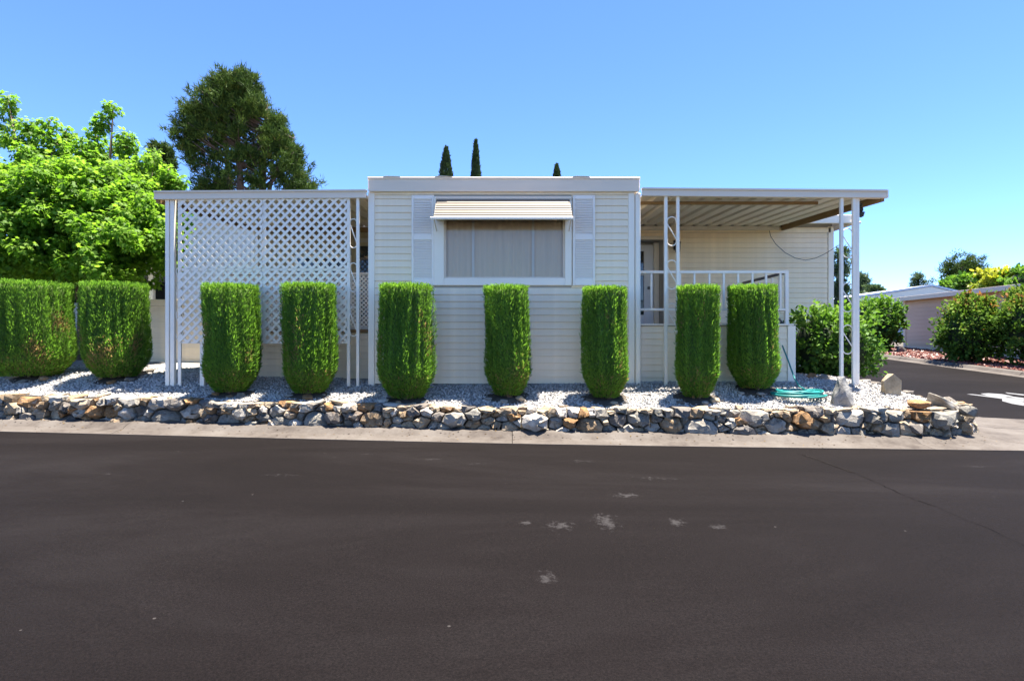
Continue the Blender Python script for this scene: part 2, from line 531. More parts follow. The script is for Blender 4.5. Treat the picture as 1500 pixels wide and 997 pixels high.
def rand_unit(n):
    return nrm(rng.normal(size=(n, 3)))

# ------------------------------------------------------------------ terrain
def zroad(X, Y):
    X = np.asarray(X, float); Y = np.asarray(Y, float)
    a = 0.0125 * (1.2 - np.clip(X, -40, 8.0))
    t = (Y - 9.6) / 1.2
    sp = np.where(t > 20, t, np.log1p(np.exp(np.clip(t, -40, 20)))) * 1.2
    return a + 0.055 * np.minimum(sp, 24)

def ycurb(X):
    """road edge of the gutter"""
    X = np.asarray(X, float)
    return 6.85 + 0.065 * np.log1p(np.exp(np.clip((0.3 - X) / 0.8, -30, 30))) * 0.8

def grid_mesh(name, xs, ys, zf, mat, parent=None, kind='structure', mask=None, smooth=True):
    xs = np.asarray(xs); ys = np.asarray(ys)
    Xg, Yg = np.meshgrid(xs, ys)
    Zg = zf(Xg, Yg)
    V = np.stack([Xg, Yg, Zg], -1).reshape(-1, 3)
    nx, ny = len(xs), len(ys)
    Fc = []
    if mask is not None:
        Mg = mask(*np.meshgrid((xs[:-1] + xs[1:]) / 2, (ys[:-1] + ys[1:]) / 2))
    for j in range(ny - 1):
        for i in range(nx - 1):
            if mask is not None and not Mg[j, i]:
                continue
            Fc.append((j*nx+i, j*nx+i+1, (j+1)*nx+i+1, (j+1)*nx+i))
    me = bpy.data.meshes.new(name)
    me.from_pydata(V.tolist(), [], Fc)
    if smooth:
        me.polygons.foreach_set('use_smooth', [True]*len(me.polygons))
    o = mesh_obj(name, me, mat, parent, (0, 0, 0))
    if kind: o['kind'] = kind
    return o

far = np.concatenate([np.linspace(-900, -60, 8), np.linspace(-50, 50, 41), np.linspace(60, 900, 8)])
fary = np.concatenate([np.linspace(-700, -40, 6), np.linspace(-30, 60, 46), np.linspace(80, 1500, 10)])
grid_mesh('ground', far, fary, lambda X, Y: zroad(X, Y) - 0.10, M['earth'])
road = grid_mesh('road', np.linspace(-45, 45, 91), np.concatenate([np.linspace(-14, 6, 21), np.linspace(6.5, 14, 26), np.linspace(15, 60, 31)]),
                 zroad, M['asphalt'])
# ------------------------------------------------------------------ shape of the raised lot
# front line of the stone wall (base of stones) as a path in plan, running left to right and round the corner
def wall_path():
    pts = []
    for x in np.linspace(-11.5, 5.2, 60):
        pts.append((x, float(ycurb(x)) + 0.42))
    cx, cy, r = 5.2, float(ycurb(5.2)) + 0.42 + 1.25, 1.25
    for a in np.linspace(-88, -5, 14):
        pts.append((cx + r * math.cos(R(a)), cy + r * math.sin(R(a))))
    x0, y0 = pts[-1]
    for k in range(1, 16):
        pts.append((x0 + 0.015 * k, y0 + k * 0.5))
    return pts
WP = wall_path()
WPa = np.array(WP)
def path_dist(X, Y):
    """signed distance to wall line, positive inside the lot"""
    P = np.stack([np.asarray(X, float), np.asarray(Y, float)], -1)
    A = WPa[:-1]; B = WPa[1:]
    d = B - A
    best = np.full(P.shape[:-1], 1e9); sgn = np.ones(P.shape[:-1])
    for a, dd in zip(A, d):
        t = np.clip(((P - a) @ dd) / (dd @ dd), 0, 1)
        q = P - a - t[..., None] * dd
        L = np.linalg.norm(q, axis=-1)
        s = np.sign(dd[0] * q[..., 1] - dd[1] * q[..., 0])
        m = L < best
        best = np.where(m, L, best); sgn = np.where(m, s, sgn)
    return best * sgn

def zhouse(X):
    X = np.asarray(X, float)
    return 0.63 + 0.02 * np.clip(-X - 1.5, 0, 9)
def zbed(X, Y):
    """ground of the lot: white rock bed falling towards the wall"""
    X = np.asarray(X, float); Y = np.asarray(Y, float)
    d = path_dist(X, Y)
    zh = zhouse(X) + 0.035 * np.clip(Y - 8.6, 0, 30)
    zt = 0.37 + 0.02 * np.clip(-X, 0, 9) + 0.055 * np.clip(Y - 9.6, 0, 20)
    t = np.clip((d - 0.3) / 0.95, 0, 1)
    return zt + (zh - zt) * (t * t * (3 - 2 * t) * 0.5 + t * 0.5)

lotx = np.concatenate([np.linspace(-11.5, 6.5, 121)])
loty = np.concatenate([np.linspace(6.8, 9.6, 41), np.linspace(9.8, 15, 20)])
grid_mesh('rock_bed', lotx, loty, lambda X, Y: zbed(X, Y) - 0.012, M['bed'], mask=lambda x, y: path_dist(x, y) > 0.27)

# ------------------------------------------------------------------ gutter / rolled kerb, one slab per pour
def gutter():
    path = []
    for x in np.linspace(-30, 5.0, 141):
        path.append((x, float(ycurb(x)), x, float(ycurb(x)) + 0.46))
    cx, cy = 5.0, float(ycurb(5.0)) + 0.46 + 1.2
    n = 16
    for i in range(1, n + 1):
        a = R(-90 + 88 * i / n)
        ix, iy = cx + 1.2 * math.cos(a), cy + 1.2 * math.sin(a)
        # flared outer line: widens into the valley gutter of the corner
        ro = 1.66 + 1.35 * (i / n) ** .7
        ox, oy = cx + ro * math.cos(a), max(float(ycurb(5.0)) , cy + ro * math.sin(a))
        path.append((ox, oy, ix, iy))
    x0, y0, xi, yi = path[-1]
    for k in range(1, 14):
        path.append((x0 + 0.04 * k - 1.2 * min(1, k / 7) ** 1.3, y0 + k * 0.6, xi + 0.04 * k, yi + k * 0.6))
    return path
GP = gutter()
root = thing('gutter', (0, 7, 0), None, None)
root['kind'] = 'structure'
sec = [(0.0, 0.006), (0.12, 0.008), (0.55, 0.030), (0.8, 0.082), (1.0, 0.098), (1.25, 0.100)]
def gutter_slab(i0, i1, gap):
    V = []; Fc = []
    m = len(sec)
    for i in range(i0, i1 + 1):
        ox, oy, ix, iy = GP[i]
        if i == i0 and gap: 
            nx = GP[i+1]; ox, oy, ix, iy = [a + (b - a) * 0.03 for a, b in zip(GP[i], nx)]
        for t, h in sec:
            x = ox + (ix - ox) * t; y = oy + (iy - oy) * t
            V.append((x, y, float(zroad(x, y)) * 1.0 + h))
        V.append((ox, oy, float(zroad(ox, oy)) - 0.15))
    k = m + 1
    n = i1 - i0
    for i in range(n):
        for j in range(m - 1):
            Fc.append((i*k+j, (i+1)*k+j, (i+1)*k+j+1, i*k+j+1))
        Fc.append((i*k+m, (i+1)*k+m, (i+1)*k, i*k))
    for i in (0, n):
        f = tuple(i*k + j for j in range(m)) + (i*k+m,)
        Fc.append(f if i else f[::-1])
    b = MB(); b.add(V, Fc)
    b.build('slab', M['concrete'], root, smooth=False)
cuts = [0, 20, 40, 60, 80, 100, 120, 140, 148, 156, len(GP) - 1]
for a, b_ in zip(cuts[:-1], cuts[1:]):
    gutter_slab(a, b_, True)

# valley gutter straight across the mouth of the side street
b = MB()
xs = np.linspace(6.6, 20, 24)
V = []
for x in xs:
    for t, h in ((0, .008), (.35, .003), (.5, -.002), (.65, .003), (1, .010)):
        y = 6.86 + (2.9 - 1.3 * min(1.0, max(0.0, (x - 7.4) / 3.5))) * t
        V.append((x, y, float(zroad(x, y)) + h + 0.004))
Fc = [(i*5+j, (i+1)*5+j, (i+1)*5+j+1, i*5+j+1) for i in range(len(xs)-1) for j in range(4)]
b.add(V, Fc)
b.build('slab', M['concrete'], root)

# crack in the asphalt and the painted letters on the side street
def ground_px(px, py, h=0.0):
    """intersect the view ray with the road surface"""
    lo, hi = 0.5, 60.0
    d = ((px - 750) / F, 1.0, (498.5 - py) / F)
    T = np.arange(1.0, 41.0, 0.005)
    below = EYE + d[2] * T <= zroad(d[0] * T, T) + h
    t = float(T[int(np.argmax(below))])
    return Vector((d[0] * t, t, float(zroad(d[0] * t, t)) + h))

def strip_on_road(name, pix, w, mat, jit=0.01, h=0.004):
    P = []
    pts = [ground_px(*p) for p in pix]
    for a, c in zip(pts[:-1], pts[1:]):
        n = max(2, int((c - a).length / 0.08))
        for i in range(n):
            k_ = len(P)
            P.append(a.lerp(c, i / n) + Vector((random.uniform(-jit, jit), random.uniform(-jit, jit) + .05 * math.sin(k_ * .31) + .03 * math.sin(k_ * .83), 0)))
    V = []; Fc = []
    for i, p in enumerate(P):
        q = P[min(i + 1, len(P) - 1)] - P[max(i - 1, 0)]
        s = Vector((-q.y, q.x, 0)).normalized() * w * random.uniform(0.15, 1.0)
        for e in (p - s, p + s):
            V.append((e.x, e.y, float(zroad(e.x, e.y)) + h))
        if i: Fc.append((2*i-2, 2*i-1, 2*i+1, 2*i))
    b = MB(); b.add(V, Fc)
    return b.build(name, mat, road)
strip_on_road('crack', [(1168, 664), (1215, 681), (1262, 697), (1330, 728), (1395, 752), (1450, 776), (1500, 800), (1570, 835)], 0.003, M['crack'], 0.015)
strip_on_road('crack_dust', [(1176, 665), (1210, 678), (1262, 696)], 0.02, M['crack_pale'], 0.012, 0.003)
def flat_poly(name, pix, mat, h=0.004):
    pts = [ground_px(*p, h=h) for p in pix]
    b = MB(); b.add(pts, [tuple(range(len(pts)))])
    o = b.build(name, mat, road)
for pix in ([(1416, 577), (1424, 577), (1500, 585), (1500, 588)],
            [(1436, 576.2), (1448, 575.6), (1468, 577), (1484, 580), (1470, 582.2), (1452, 580.5)],
            [(1472, 574.4), (1500, 577.3), (1500, 579), (1476, 576)],
            [(1468, 583.5), (1480, 584), (1500, 588.8), (1500, 594), (1482, 591), (1468, 587)],
            [(1476, 582), (1484, 580.6), (1500, 582.6), (1500, 584.6)]):
    flat_poly('painted_marking', pix, M['marking'])

# ------------------------------------------------------------------ stones
def stone_mesh(seed, sub=2):
    """broken fieldstone: hull of points on a rounded block, finely roughened"""
    import bmesh
    rd = random.Random(seed)
    bm = bmesh.new()
    p = rd.uniform(3.0, 7.0)
    sk = Vector((rd.uniform(-.3, .3), 0, rd.uniform(-.25, .25)))
    for k in range(rd.randint(15, 22)):
        d = Vector((rd.gauss(0, 1), rd.gauss(0, 1), rd.gauss(0, 1))).normalized()
        r = (abs(d.x) ** p + abs(d.y) ** p + abs(d.z) ** p) ** (-1 / p)
        v = d * r * rd.uniform(.86, 1.05)
        v.x += sk.x * v.z; v.z += sk.z * v.x
        bm.verts.new(v)
    res = bmesh.ops.convex_hull(bm, input=bm.verts)
    junk = list({e for e in res['geom_interior'] + res['geom_unused'] if isinstance(e, bmesh.types.BMVert)})
    bmesh.ops.delete(bm, geom=junk, context='VERTS')
    bmesh.ops.bevel(bm, geom=bm.edges[:], offset=.07, segments=1, affect='EDGES', profile=.6)
    bmesh.ops.triangulate(bm, faces=bm.faces)
    long_ = [e for e in bm.edges if e.calc_length() > .45]
    bmesh.ops.subdivide_edges(bm, edges=long_, cuts=1)
    bmesh.ops.triangulate(bm, faces=bm.faces)
    off = Vector((rd.uniform(-50, 50), rd.uniform(-50, 50), 0))
    for v in bm.verts:
        v.co += v.co.normalized() * .07 * mnoise.fractal(v.co * 2.3 + off, 1.0, 2.0, 4)
    mx = [max(abs(v.co[i]) for v in bm.verts) for i in range(3)]
    for v in bm.verts:
        v.co = Vector((v.co.x / mx[0], v.co.y / mx[1], v.co.z / mx[2]))
    me = bpy.data.meshes.new('stone')
    bm.to_mesh(me); bm.free()
    me.polygons.foreach_set('use_smooth', [True] * len(me.polygons))
    me.set_sharp_from_angle(angle=R(24))
    return me
STONES = [stone_mesh(100 + i) for i in range(22)]
for s in STONES: s.materials.append(M['stone'])

wall = thing('stone_wall', (0, 7.3, 0.05), 'low dry-stacked fieldstone retaining wall along the gutter', 'stone wall')
# arc-length table
seg = np.linalg.norm(np.diff(WPa, axis=0), axis=1)
S = np.concatenate([[0], np.cumsum(seg)])
def at_s(s):
    i = min(max(int(np.searchsorted(S, s)) - 1, 0), len(seg) - 1)
    t = (s - S[i]) / seg[i]
    p = WPa[i] + (WPa[i + 1] - WPa[i]) * t
    d = (WPa[i + 1] - WPa[i]) / seg[i]
    return p, d
def put_stone(p, d, depth, z, w, h, dp, tilt=0.0, name='stone', parent=wall, mesh=None):
    me = mesh or random.choice(STONES)
    o = bpy.data.objects.new(name, me); link(o)
    n = Vector((-d[1], d[0], 0))
    loc = Vector((p[0], p[1], z)) + n * depth
    ORG[o.name] = loc
    o.parent = parent; o.location = loc - ORG[parent.name]
    o.scale = (w / 2, dp / 2, h / 2)
    flip = random.choice((0, math.pi))
    o.rotation_euler = (random.uniform(-.15, .15), tilt, math.atan2(d[1], d[0]) + flip + random.uniform(-.2, .2))
    return o
s_end = S[-1] - 5.6
s_beg = 3.0
def wall_heights(p):
    zb = float(zroad(p[0], p[1])) + 0.085
    d = 0.33
    zt = 0.375 + 0.02 * max(0, min(-p[0], 9)) + 0.055 * max(0, p[1] - 9.6)
    return zb, zt
# rubble packed as irregular cells in the plane of the wall face, each cell one stone
def clip_half(poly, nx_, nz_, c):
    out = []
    for i in range(len(poly)):
        p, q = poly[i], poly[(i + 1) % len(poly)]
        dp = p[0] * nx_ + p[1] * nz_ - c; dq = q[0] * nx_ + q[1] * nz_ - c
        if dp <= 0: out.append(p)
        if dp * dq < 0:
            t = dp / (dp - dq)
            out.append((p[0] + (q[0] - p[0]) * t, p[1] + (q[1] - p[1]) * t))
    return out
SQ = 1.28                                   # stones lie wider than tall
Hw = 0.36
rw = random.Random(91)
seeds = []
tries = 0
while tries < 9000:
    tries += 1
    sv, zv = rw.uniform(s_beg, s_end), rw.uniform(0.0, Hw)
    r = rw.choice([.05, .065, .08, .10, .12, .15]) if tries < 5000 else rw.choice([.04, .05])
    if zv < .16 and tries < 2500: r *= 1.15
    if all(abs(sv - a_) > (r + c_) * .95 or math.hypot((sv - a_) / SQ, zv - b_) > (r + c_) * .88 for a_, b_, c_ in seeds):
        seeds.append((sv, zv, r))
def wall_point(sv, z, dep):
    p, d = at_s(min(max(sv, 0.01), S[-1] - .01))
    zb, zt = wall_heights(p)
    return Vector((p[0] - d[1] * dep, p[1] + d[0] * dep, zb - .02 + z / Hw * (zt - zb + .02)))
for a_, b_, r_ in seeds:
    top_ = Hw + rw.uniform(-.03, .035)
    poly = [(a_ - .5, -.02), (a_ + .5, -.02), (a_ + .5, top_), (a_ - .5, top_)]
    for c_, d_, e_ in seeds:
        if (c_, d_) == (a_, b_) or abs(c_ - a_) > .75: continue
        nx_, nz_ = (c_ - a_) / SQ / SQ, d_ - b_
        w_ = (r_ ** 2 - e_ ** 2)                # power diagram: bigger stones claim more
        cc = ((c_ / SQ) ** 2 - (a_ / SQ) ** 2 + d_ ** 2 - b_ ** 2 + w_) / 2
        poly = clip_half(poly, nx_, nz_, cc)
        if len(poly) < 3: break
    if len(poly) < 3: continue
    cx_, cz_ = sum(p[0] for p in poly) / len(poly), sum(p[1] for p in poly) / len(poly)
    wid = max(p[0] for p in poly) - min(p[0] for p in poly); hei = max(p[1] for p in poly) - min(p[1] for p in poly)
    if wid < .05 or hei < .04: continue
    # drop slivers of edges, break long ones, wobble
    out = []
    for i, p in enumerate(poly):
        q = poly[(i + 1) % len(poly)]
        L_ = math.hypot(q[0] - p[0], q[1] - p[1])
        if L_ < .025: continue
        out.append(p)
        if L_ > .11:
            out.append(((p[0] + q[0]) / 2 + rw.uniform(-.008, .008), (p[1] + q[1]) / 2 + rw.uniform(-.008, .008)))
    if len(out) < 4: continue
    n = len(out)
    sx, sz = rw.uniform(-.35, .35), rw.uniform(-.15, .55)
    prot = rw.uniform(-.055, .06)
    bulge = min(wid, hei) * rw.uniform(.18, .34)
    rings = []
    for k_, (sc_, dp_, jt) in enumerate(((.90, .30, 0), (.945, .10, .006), (.91, .045, .009), (.78, .016, .022), (.36, -.004, .024))):
        ring = []
        for x, z in out:
            u, v = (x - cx_) * sc_, (z - cz_) * sc_
            dd = prot + dp_ + (bulge * .0 if k_ == 0 else 0)
            if k_ >= 2:
                dd = prot + .045 - (.045 - dp_) * bulge / .05 + (u * sx + v * sz) * .5
            ring.append(wall_point(cx_ + u + rw.uniform(-jt, jt), cz_ + v + rw.uniform(-jt, jt), dd + .03 + rw.uniform(-jt, jt)))
        rings.append(ring)
    V = [p for ring in rings for p in ring]
    Fc = []
    for k_ in range(4):
        for i in range(n):
            j = (i + 1) % n
            Fc.append((k_ * n + i, k_ * n + j, (k_ + 1) * n + j, (k_ + 1) * n + i))
    Fc.append(tuple(range(4 * n, 5 * n)))
    b = MB(); b.add(V, Fc)
    c3 = sum(V, Vector()) / len(V)
    o = b.build('stone', M['stone'], wall, smooth=True, org=c3)
    o.data.set_sharp_from_angle(angle=R(16))
# flat cap stones bedded on top, half in the white rock
s = s_beg
while s < s_end:
    w = random.choice([0.10, 0.14, 0.18, 0.24, 0.30]) * random.uniform(.85, 1.15)
    p, d = at_s(s + w / 2)
    zb, zt = wall_heights(p)
    if random.random() < 0.8:
        h = random.uniform(.05, .10)
        put_stone(p, d, 0.25 + random.uniform(-.06, .10), zt + random.uniform(-.03, .0), w * 1.1, h, w * random.uniform(.7, 1.0), random.uniform(-.2, .2))
    s += w * 1.0
# the largest 300 stones stay single parts; the small chinking stones are one part
def limit_stones():
    st = [o for o in bpy.data.objects if o.parent is wall and o.name.split('.')[0] == 'stone']
    def area(o):
        v = np.array([c[:] for c in o.bound_box]); e = (v.max(0) - v.min(0)) * np.array(o.scale)
        return max(e[0], e[1]) * e[2]
    st.sort(key=area, reverse=True)
    b = MB()
    for o in st[300:]:
        Mx = Matrix.LocRotScale(ORG[wall.name] + o.location, o.rotation_euler, o.scale)
        b.add([Mx @ v.co for v in o.data.vertices], [tuple(p.vertices) for p in o.data.polygons])
        me = o.data
        bpy.data.objects.remove(o)
    if b.v:
        o = b.build('chinking_stones', M['stone'], wall); o['kind'] = 'stuff'
    return
# mortar-dark earth core behind the stones
b = MB()
V = []; Fc = []
k = 0
for i, (x, y) in enumerate(WP):
    if S[i] < s_beg or S[i] > s_end: continue
    d = at_s(min(S[i] + 1e-4, S[-1] - 1e-3))[1]; n = np.array([-d[1], d[0]])
    zb, zt = wall_heights((x, y))
    for off, z in ((0.16, zb - 0.1), (0.19, zt - 0.02), (0.40, zt - 0.01)):
        q = np.array([x, y]) + n * off
        V.append((q[0], q[1], z))
    if k: Fc += [(3*k-3, 3*k, 3*k+1, 3*k-2), (3*k-2, 3*k+1, 3*k+2, 3*k-1)]
    k += 1
b.add(V, Fc)
b.build('earth_core', M['soil'], wall)

# heap of bigger slabs at the corner
for px, py, Y, w, h, dp, tl in ((1346, 592, 7.5, .36, .17, .3, .12), (1378, 592, 7.7, .55, .15, .34, .55), (1392, 610, 7.72, .50, .16, .3, .62), (1366, 610, 7.5, .36, .24, .3, .35),
                                (1402, 627, 7.8, .24, .14, .22, .3), (1412, 618, 7.95, .30, .18, .24, .75), (1396, 633, 7.55, .26, .16, .22, .45), (1416, 630, 7.9, .18, .10, .16, .2), (1384, 636, 7.35, .18, .11, .16, .1), (1345, 628, 7.3, .22, .16, .2, .1)):
    q = W(px, py, Y)
    put_stone((q.x, q.y), (1, .25), 0, q.z, w, h, dp, tl)
for k in range(9):
    a = R(random.uniform(-60, -10))
    r = 1.25 - random.uniform(.0, .3)
    x, y = 5.2 + r * math.cos(a), float(ycurb(5.2)) + 1.67 + r * math.sin(a)
    put_stone((x, y), (1, .3), 0, float(zbed(x, y)) * 0 + random.uniform(.10, .36), random.uniform(.14, .3), random.uniform(.1, .2), random.uniform(.15, .25), random.uniform(-.7, .7))

limit_stones()

# ------------------------------------------------------------------ white crushed rock (uncountable)
def pebbles(n, name, xr, yr, size, mat, cond, zf, tintf=None):
    X = rng.uniform(*xr, n * 2); Y = rng.uniform(*yr, n * 2)
    ok = cond(X, Y)
    X, Y = X[ok][:n], Y[ok][:n]
    n = len(X)
    C = np.stack([X, Y, zf(X, Y)], -1)
    s = rng.uniform(size[0], size[1], n) * 0.5
    base = np.array([[1, 0, 0], [0, 1, 0], [-1, 0, 0], [0, -1, 0], [0, 0, 1], [0, 0, -1]], float)
    ax = rand_unit(n); bx = nrm(np.cross(ax, rand_unit(n))); cx = np.cross(ax, bx)
    sc = rng.uniform(.5, 1.2, (n, 3)); sc[:, 2] *= 0.7
    P = (base[None, :, 0, None] * ax[:, None] * sc[:, None, 0:1] + base[None, :, 1, None] * bx[:, None] * sc[:, None, 1:2] + base[None, :, 2, None] * cx[:, None] * sc[:, None, 2:3])
    P += rng.normal(0, .12, P.shape)
    P = C[:, None] + P * s[:, None, None]
    tri = np.array([[0,1,4],[1,2,4],[2,3,4],[3,0,4],[1,0,5],[2,1,5],[3,2,5],[0,3,5]])
    V = P[:, tri].reshape(-1, 3)
    t = rng.beta(2.2, 1.3, n)
    if tintf is not None: t = tintf(X, Y, t)
    me = np_mesh(name, V, 3, np.repeat(t, 8))
    o = mesh_obj(name, me, mat)
    o['kind'] = 'stuff'
    return o
o = pebbles(52000, 'gravel', (-9.8, 6.4), (7.2, 11), (.017, .042), M['pebble'],
            lambda X, Y: (path_dist(X, Y) > .22) & ((Y < 8.75) | (X < -2.6) & (Y < 10.2) & (rng.random(len(X)) < .6) | (X > 4.2) & (Y < 10) & (rng.random(len(X)) < .5)), zbed)
tag(o, 'white crushed rock spread between the house and the stone wall', 'gravel')

# ------------------------------------------------------------------ siding helper
_pl = {}
def plank_mesh(L, h, mat):
    key = (round(L, 3), round(h, 4), mat.name)
    if key not in _pl:
        b = MB()
        b.prism([(0, 0), (-0.017, 0.0), (-0.018, 0.003), (-0.005, h * 0.93), (-0.004, h * 0.985), (0, h * 0.985)], 'x', -L / 2, L / 2)
        me = bpy.data.meshes.new('plank')
        me.from_pydata(b.v, [], b.f); me.update()
        me.materials.append(mat)
        _pl[key] = me
    return _pl[key]
def siding(parent, x0, x1, Y, z0, z1, mat, course=0.1016, holes=(), rot=0.0, origin=None):
    """planks on a wall facing -Y (rot 0). With rot, x is measured along the wall from origin."""
    n = int(round((z1 - z0) / course))
    h = (z1 - z0) / n
    for i in range(n):
        a, c = z0 + i * h, z0 + (i + 1) * h
        spans = [(x0, x1)]
        for hx0, hx1, hz0, hz1 in holes:
            if c > hz0 + 0.02 and a < hz1 - 0.02:
                new = []
                for s0, s1 in spans:
                    if hx1 <= s0 or hx0 >= s1: new.append((s0, s1)); continue
                    if hx0 > s0: new.append((s0, hx0))
                    if hx1 < s1: new.append((hx1, s1))
                spans = new
        for s0, s1 in spans:
            if s1 - s0 < 0.01: continue
            o = bpy.data.objects.new('plank', plank_mesh(s1 - s0, h, mat)); link(o)
            xm = (s0 + s1) / 2
            if rot == 0.0:
                loc = Vector((xm, Y, a))
            else:
                loc = Vector(origin) + Vector((math.cos(rot) * xm, math.sin(rot) * xm, 0)); loc.z = a
                o.rotation_euler = (0, 0, rot)
            place(o, parent, loc)

# ------------------------------------------------------------------ the mobile home
FY = 8.5                                    # plane of the front wall
home = thing('mobile_home', (0, 10.5, 0.63), 'beige mobile home with lap siding, flat roof and one wide shuttered front window', 'house')
z0h, z1h = 0.62, 3.42
wx0, wx1 = -2.05, 1.71
# window opening
ox0, ox1, oz0, oz1 = -1.14, 0.87, EYE + 0.80, EYE + 2.10
b = MB()
b.box(wx0, ox0, FY, FY + .12, z0h, z1h); b.box(ox1, wx1, FY, FY + .12, z0h, z1h)
b.box(ox0, ox1, FY, FY + .12, z0h, oz0); b.box(ox0, ox1, FY, FY + .12, oz1, z1h)
fw = b.build('front_wall', M['siding_wall'], home)
siding(fw, wx0, wx1, FY - .001, z0h, z1h, M['siding'], holes=[(ox0, ox1, oz0, oz1)])
b = MB()
b.box(-2.09, -1.98, FY + .12, 14.5, z0h, z1h); 
sw = b.build('side_wall', M['siding'], home)
b = MB(); b.box(1.75, 1.85, FY + .12, 11.9, z0h, z1h); b.build('side_wall', M['siding'], home)
box('corner_trim', M['trim'], home, -2.10, -2.01, FY - .03, FY + .02, z0h - .04, z1h - .01)
box('corner_trim', M['trim'], home, 1.70, 1.79, FY - .03, FY + .02, z0h - .02, z1h - .01)
box('downspout', M['trim'], home, 1.80, 1.875, FY - .045, FY + .03, z0h - .03, z1h - .02, .012)
box('frieze_trim', M['siding'], home, wx0 + .04, wx1 - .01, FY - .028, FY - .019, z1h - .045, z1h - .004)
# roof and fascia
b = MB(); b.box(-2.06, 1.83, FY - .028, 15, 3.55, 3.60)
b.prism([(-2.06, 3.602), (1.83, 3.602), (1.2, 3.70), (-1.4, 3.70)], 'y', FY + .6, 15)
rf = b.build('roof', M['roofing'], home)
b = MB(); b.box(-2.085, 1.85, FY - .075, FY - .03, 3.41, 3.60, .006); b.box(-2.10, 1.862, FY - .085, FY - .02, 3.585, 3.622, .008)
b.build('fascia', M['fascia'], home)
box('fascia', M['fascia'], home, -2.095, -2.02, FY - .055, 14.5, 3.43, 3.61)
box('fascia', M['fascia'], home, 1.79, 1.86, FY - .055, 11.5, 3.43, 3.61)
for x in (-1.75, -1.0, 1.0):
    b = MB(); b.prism([(x - .12, 3.622), (x + .13, 3.622), (x + .05, 3.628), (x - .07, 3.631)], 'y', FY - .1, FY + .3); b.build('roof_sealant', M['trim'], rf)
# window
win = thing('window', (-.135, FY, oz0), None, None)
win.parent = home; win.location = Vector((-.135, FY, oz0)) - ORG[home.name]
fr = MB()
g0, g1, gz0, gz1 = -0.99, 0.77, EYE + .905, EYE + 1.98
fr.box(ox0, g0, FY - .05, FY + .1, oz0, oz1, .006); fr.box(g1, ox1, FY - .05, FY + .1, oz0, oz1, .006)
fr.box(g0, g1, FY - .05, FY + .1, oz0, gz0, .006); fr.box(g0, g1, FY - .05, FY + .1, gz1, oz1, .006)
fr.build('frame', M['trim'], win)
sh = MB()
for a, c, d_, e in ((g0, g0 + .025, gz0, gz1), (g1 - .025, g1, gz0, gz1), (g0 + .025, g1 - .025, gz0, gz0 + .022), (g0 + .025, g1 - .025, gz1 - .022, gz1)):
    sh.box(a, c, FY - .02, FY + .02, d_, e, .003)
sh.build('sash', M['fascia'], win)
MB().box(g0 + .02, g1 - .02, FY + .002, FY + .006, gz0 + .018, gz1 - .018).build('pane', M['glass'], win)
cb = MB(); V = []; Fc = []
xs = np.linspace(g0 - .05, g1 + .05, 260)
for i, x in enumerate(xs):
    fold = .007 * math.sin(x * 62 + 2.2 * math.sin(x * 7)) + .006 * math.sin(x * 23)
    V += [(x, FY + .065 + fold, gz0 - .05), (x, FY + .065 + fold * .8, gz1 + .05)]
    if i: Fc.append((2*i-2, 2*i, 2*i+1, 2*i-1))
cb.add(V, Fc); cb.build('curtain', M['curtain'], win, smooth=True)
for x in (g0 + .42, g1 - .46):
    box('mullion', M['trim'], win, x - .018, x + .018, FY + .012, FY + .045, gz0, gz1)
MB().box(ox0, ox1, FY + .3, FY + .34, oz0 - .2, oz1 + .2).build('room_back', M['interior'], win)
# slatted awning above the window
aw = thing('window_awning', (-.13, FY, 3.0), None, None)
aw.parent = home; aw.location = Vector((-.13, FY, 3.0)) - ORG[home.name]
ax0, ax1 = -1.085, 0.835
top, bot = Vector((0, FY - .06, 3.31)), Vector((0, FY - .37, 2.975))
ns = 8
for i in range(ns):
    a = top.lerp(bot, i / ns); c = top.lerp(bot, (i + 1.12) / ns)
    nrm_ = Vector((0, -(a.z - c.z), -(c.y - a.y))).normalized()
    nn = Vector((0, -.78, .62))
    b = MB()
    ex = .012 * i / ns
    b.prism([(a.y, a.z), (c.y + nn.y * .012, c.z + nn.z * .012), (c.y, c.z), (a.y - nn.y * .004, a.z - nn.z * .004)], 'x', ax0 - ex, ax1 + ex)
    b.build('slat', M['awn_slat'], aw)
box('front_bar', M['trim'], aw, ax0 - .06, ax1 + .02, FY - .405, FY - .37, 2.938, 2.975, .006)
box('hinge_rail', M['fascia'], aw, ax0 - .02, ax1 + .03, FY - .075, FY - .02, 3.30, 3.345, .006)
for x in (ax0 - .01, ax1 - .005):
    MB().tube([(x, FY - .37, 2.955), (x, FY - .06, 2.84)], .008, 6).build('support_arm', M['fascia'], aw)
    b = MB(); b.prism([(FY - .055, 3.31), (FY - .36, 2.98), (FY - .055, 3.0)], 'x', x - .004, x + .004); b.build('side_wing', M['awn_slat'], aw)
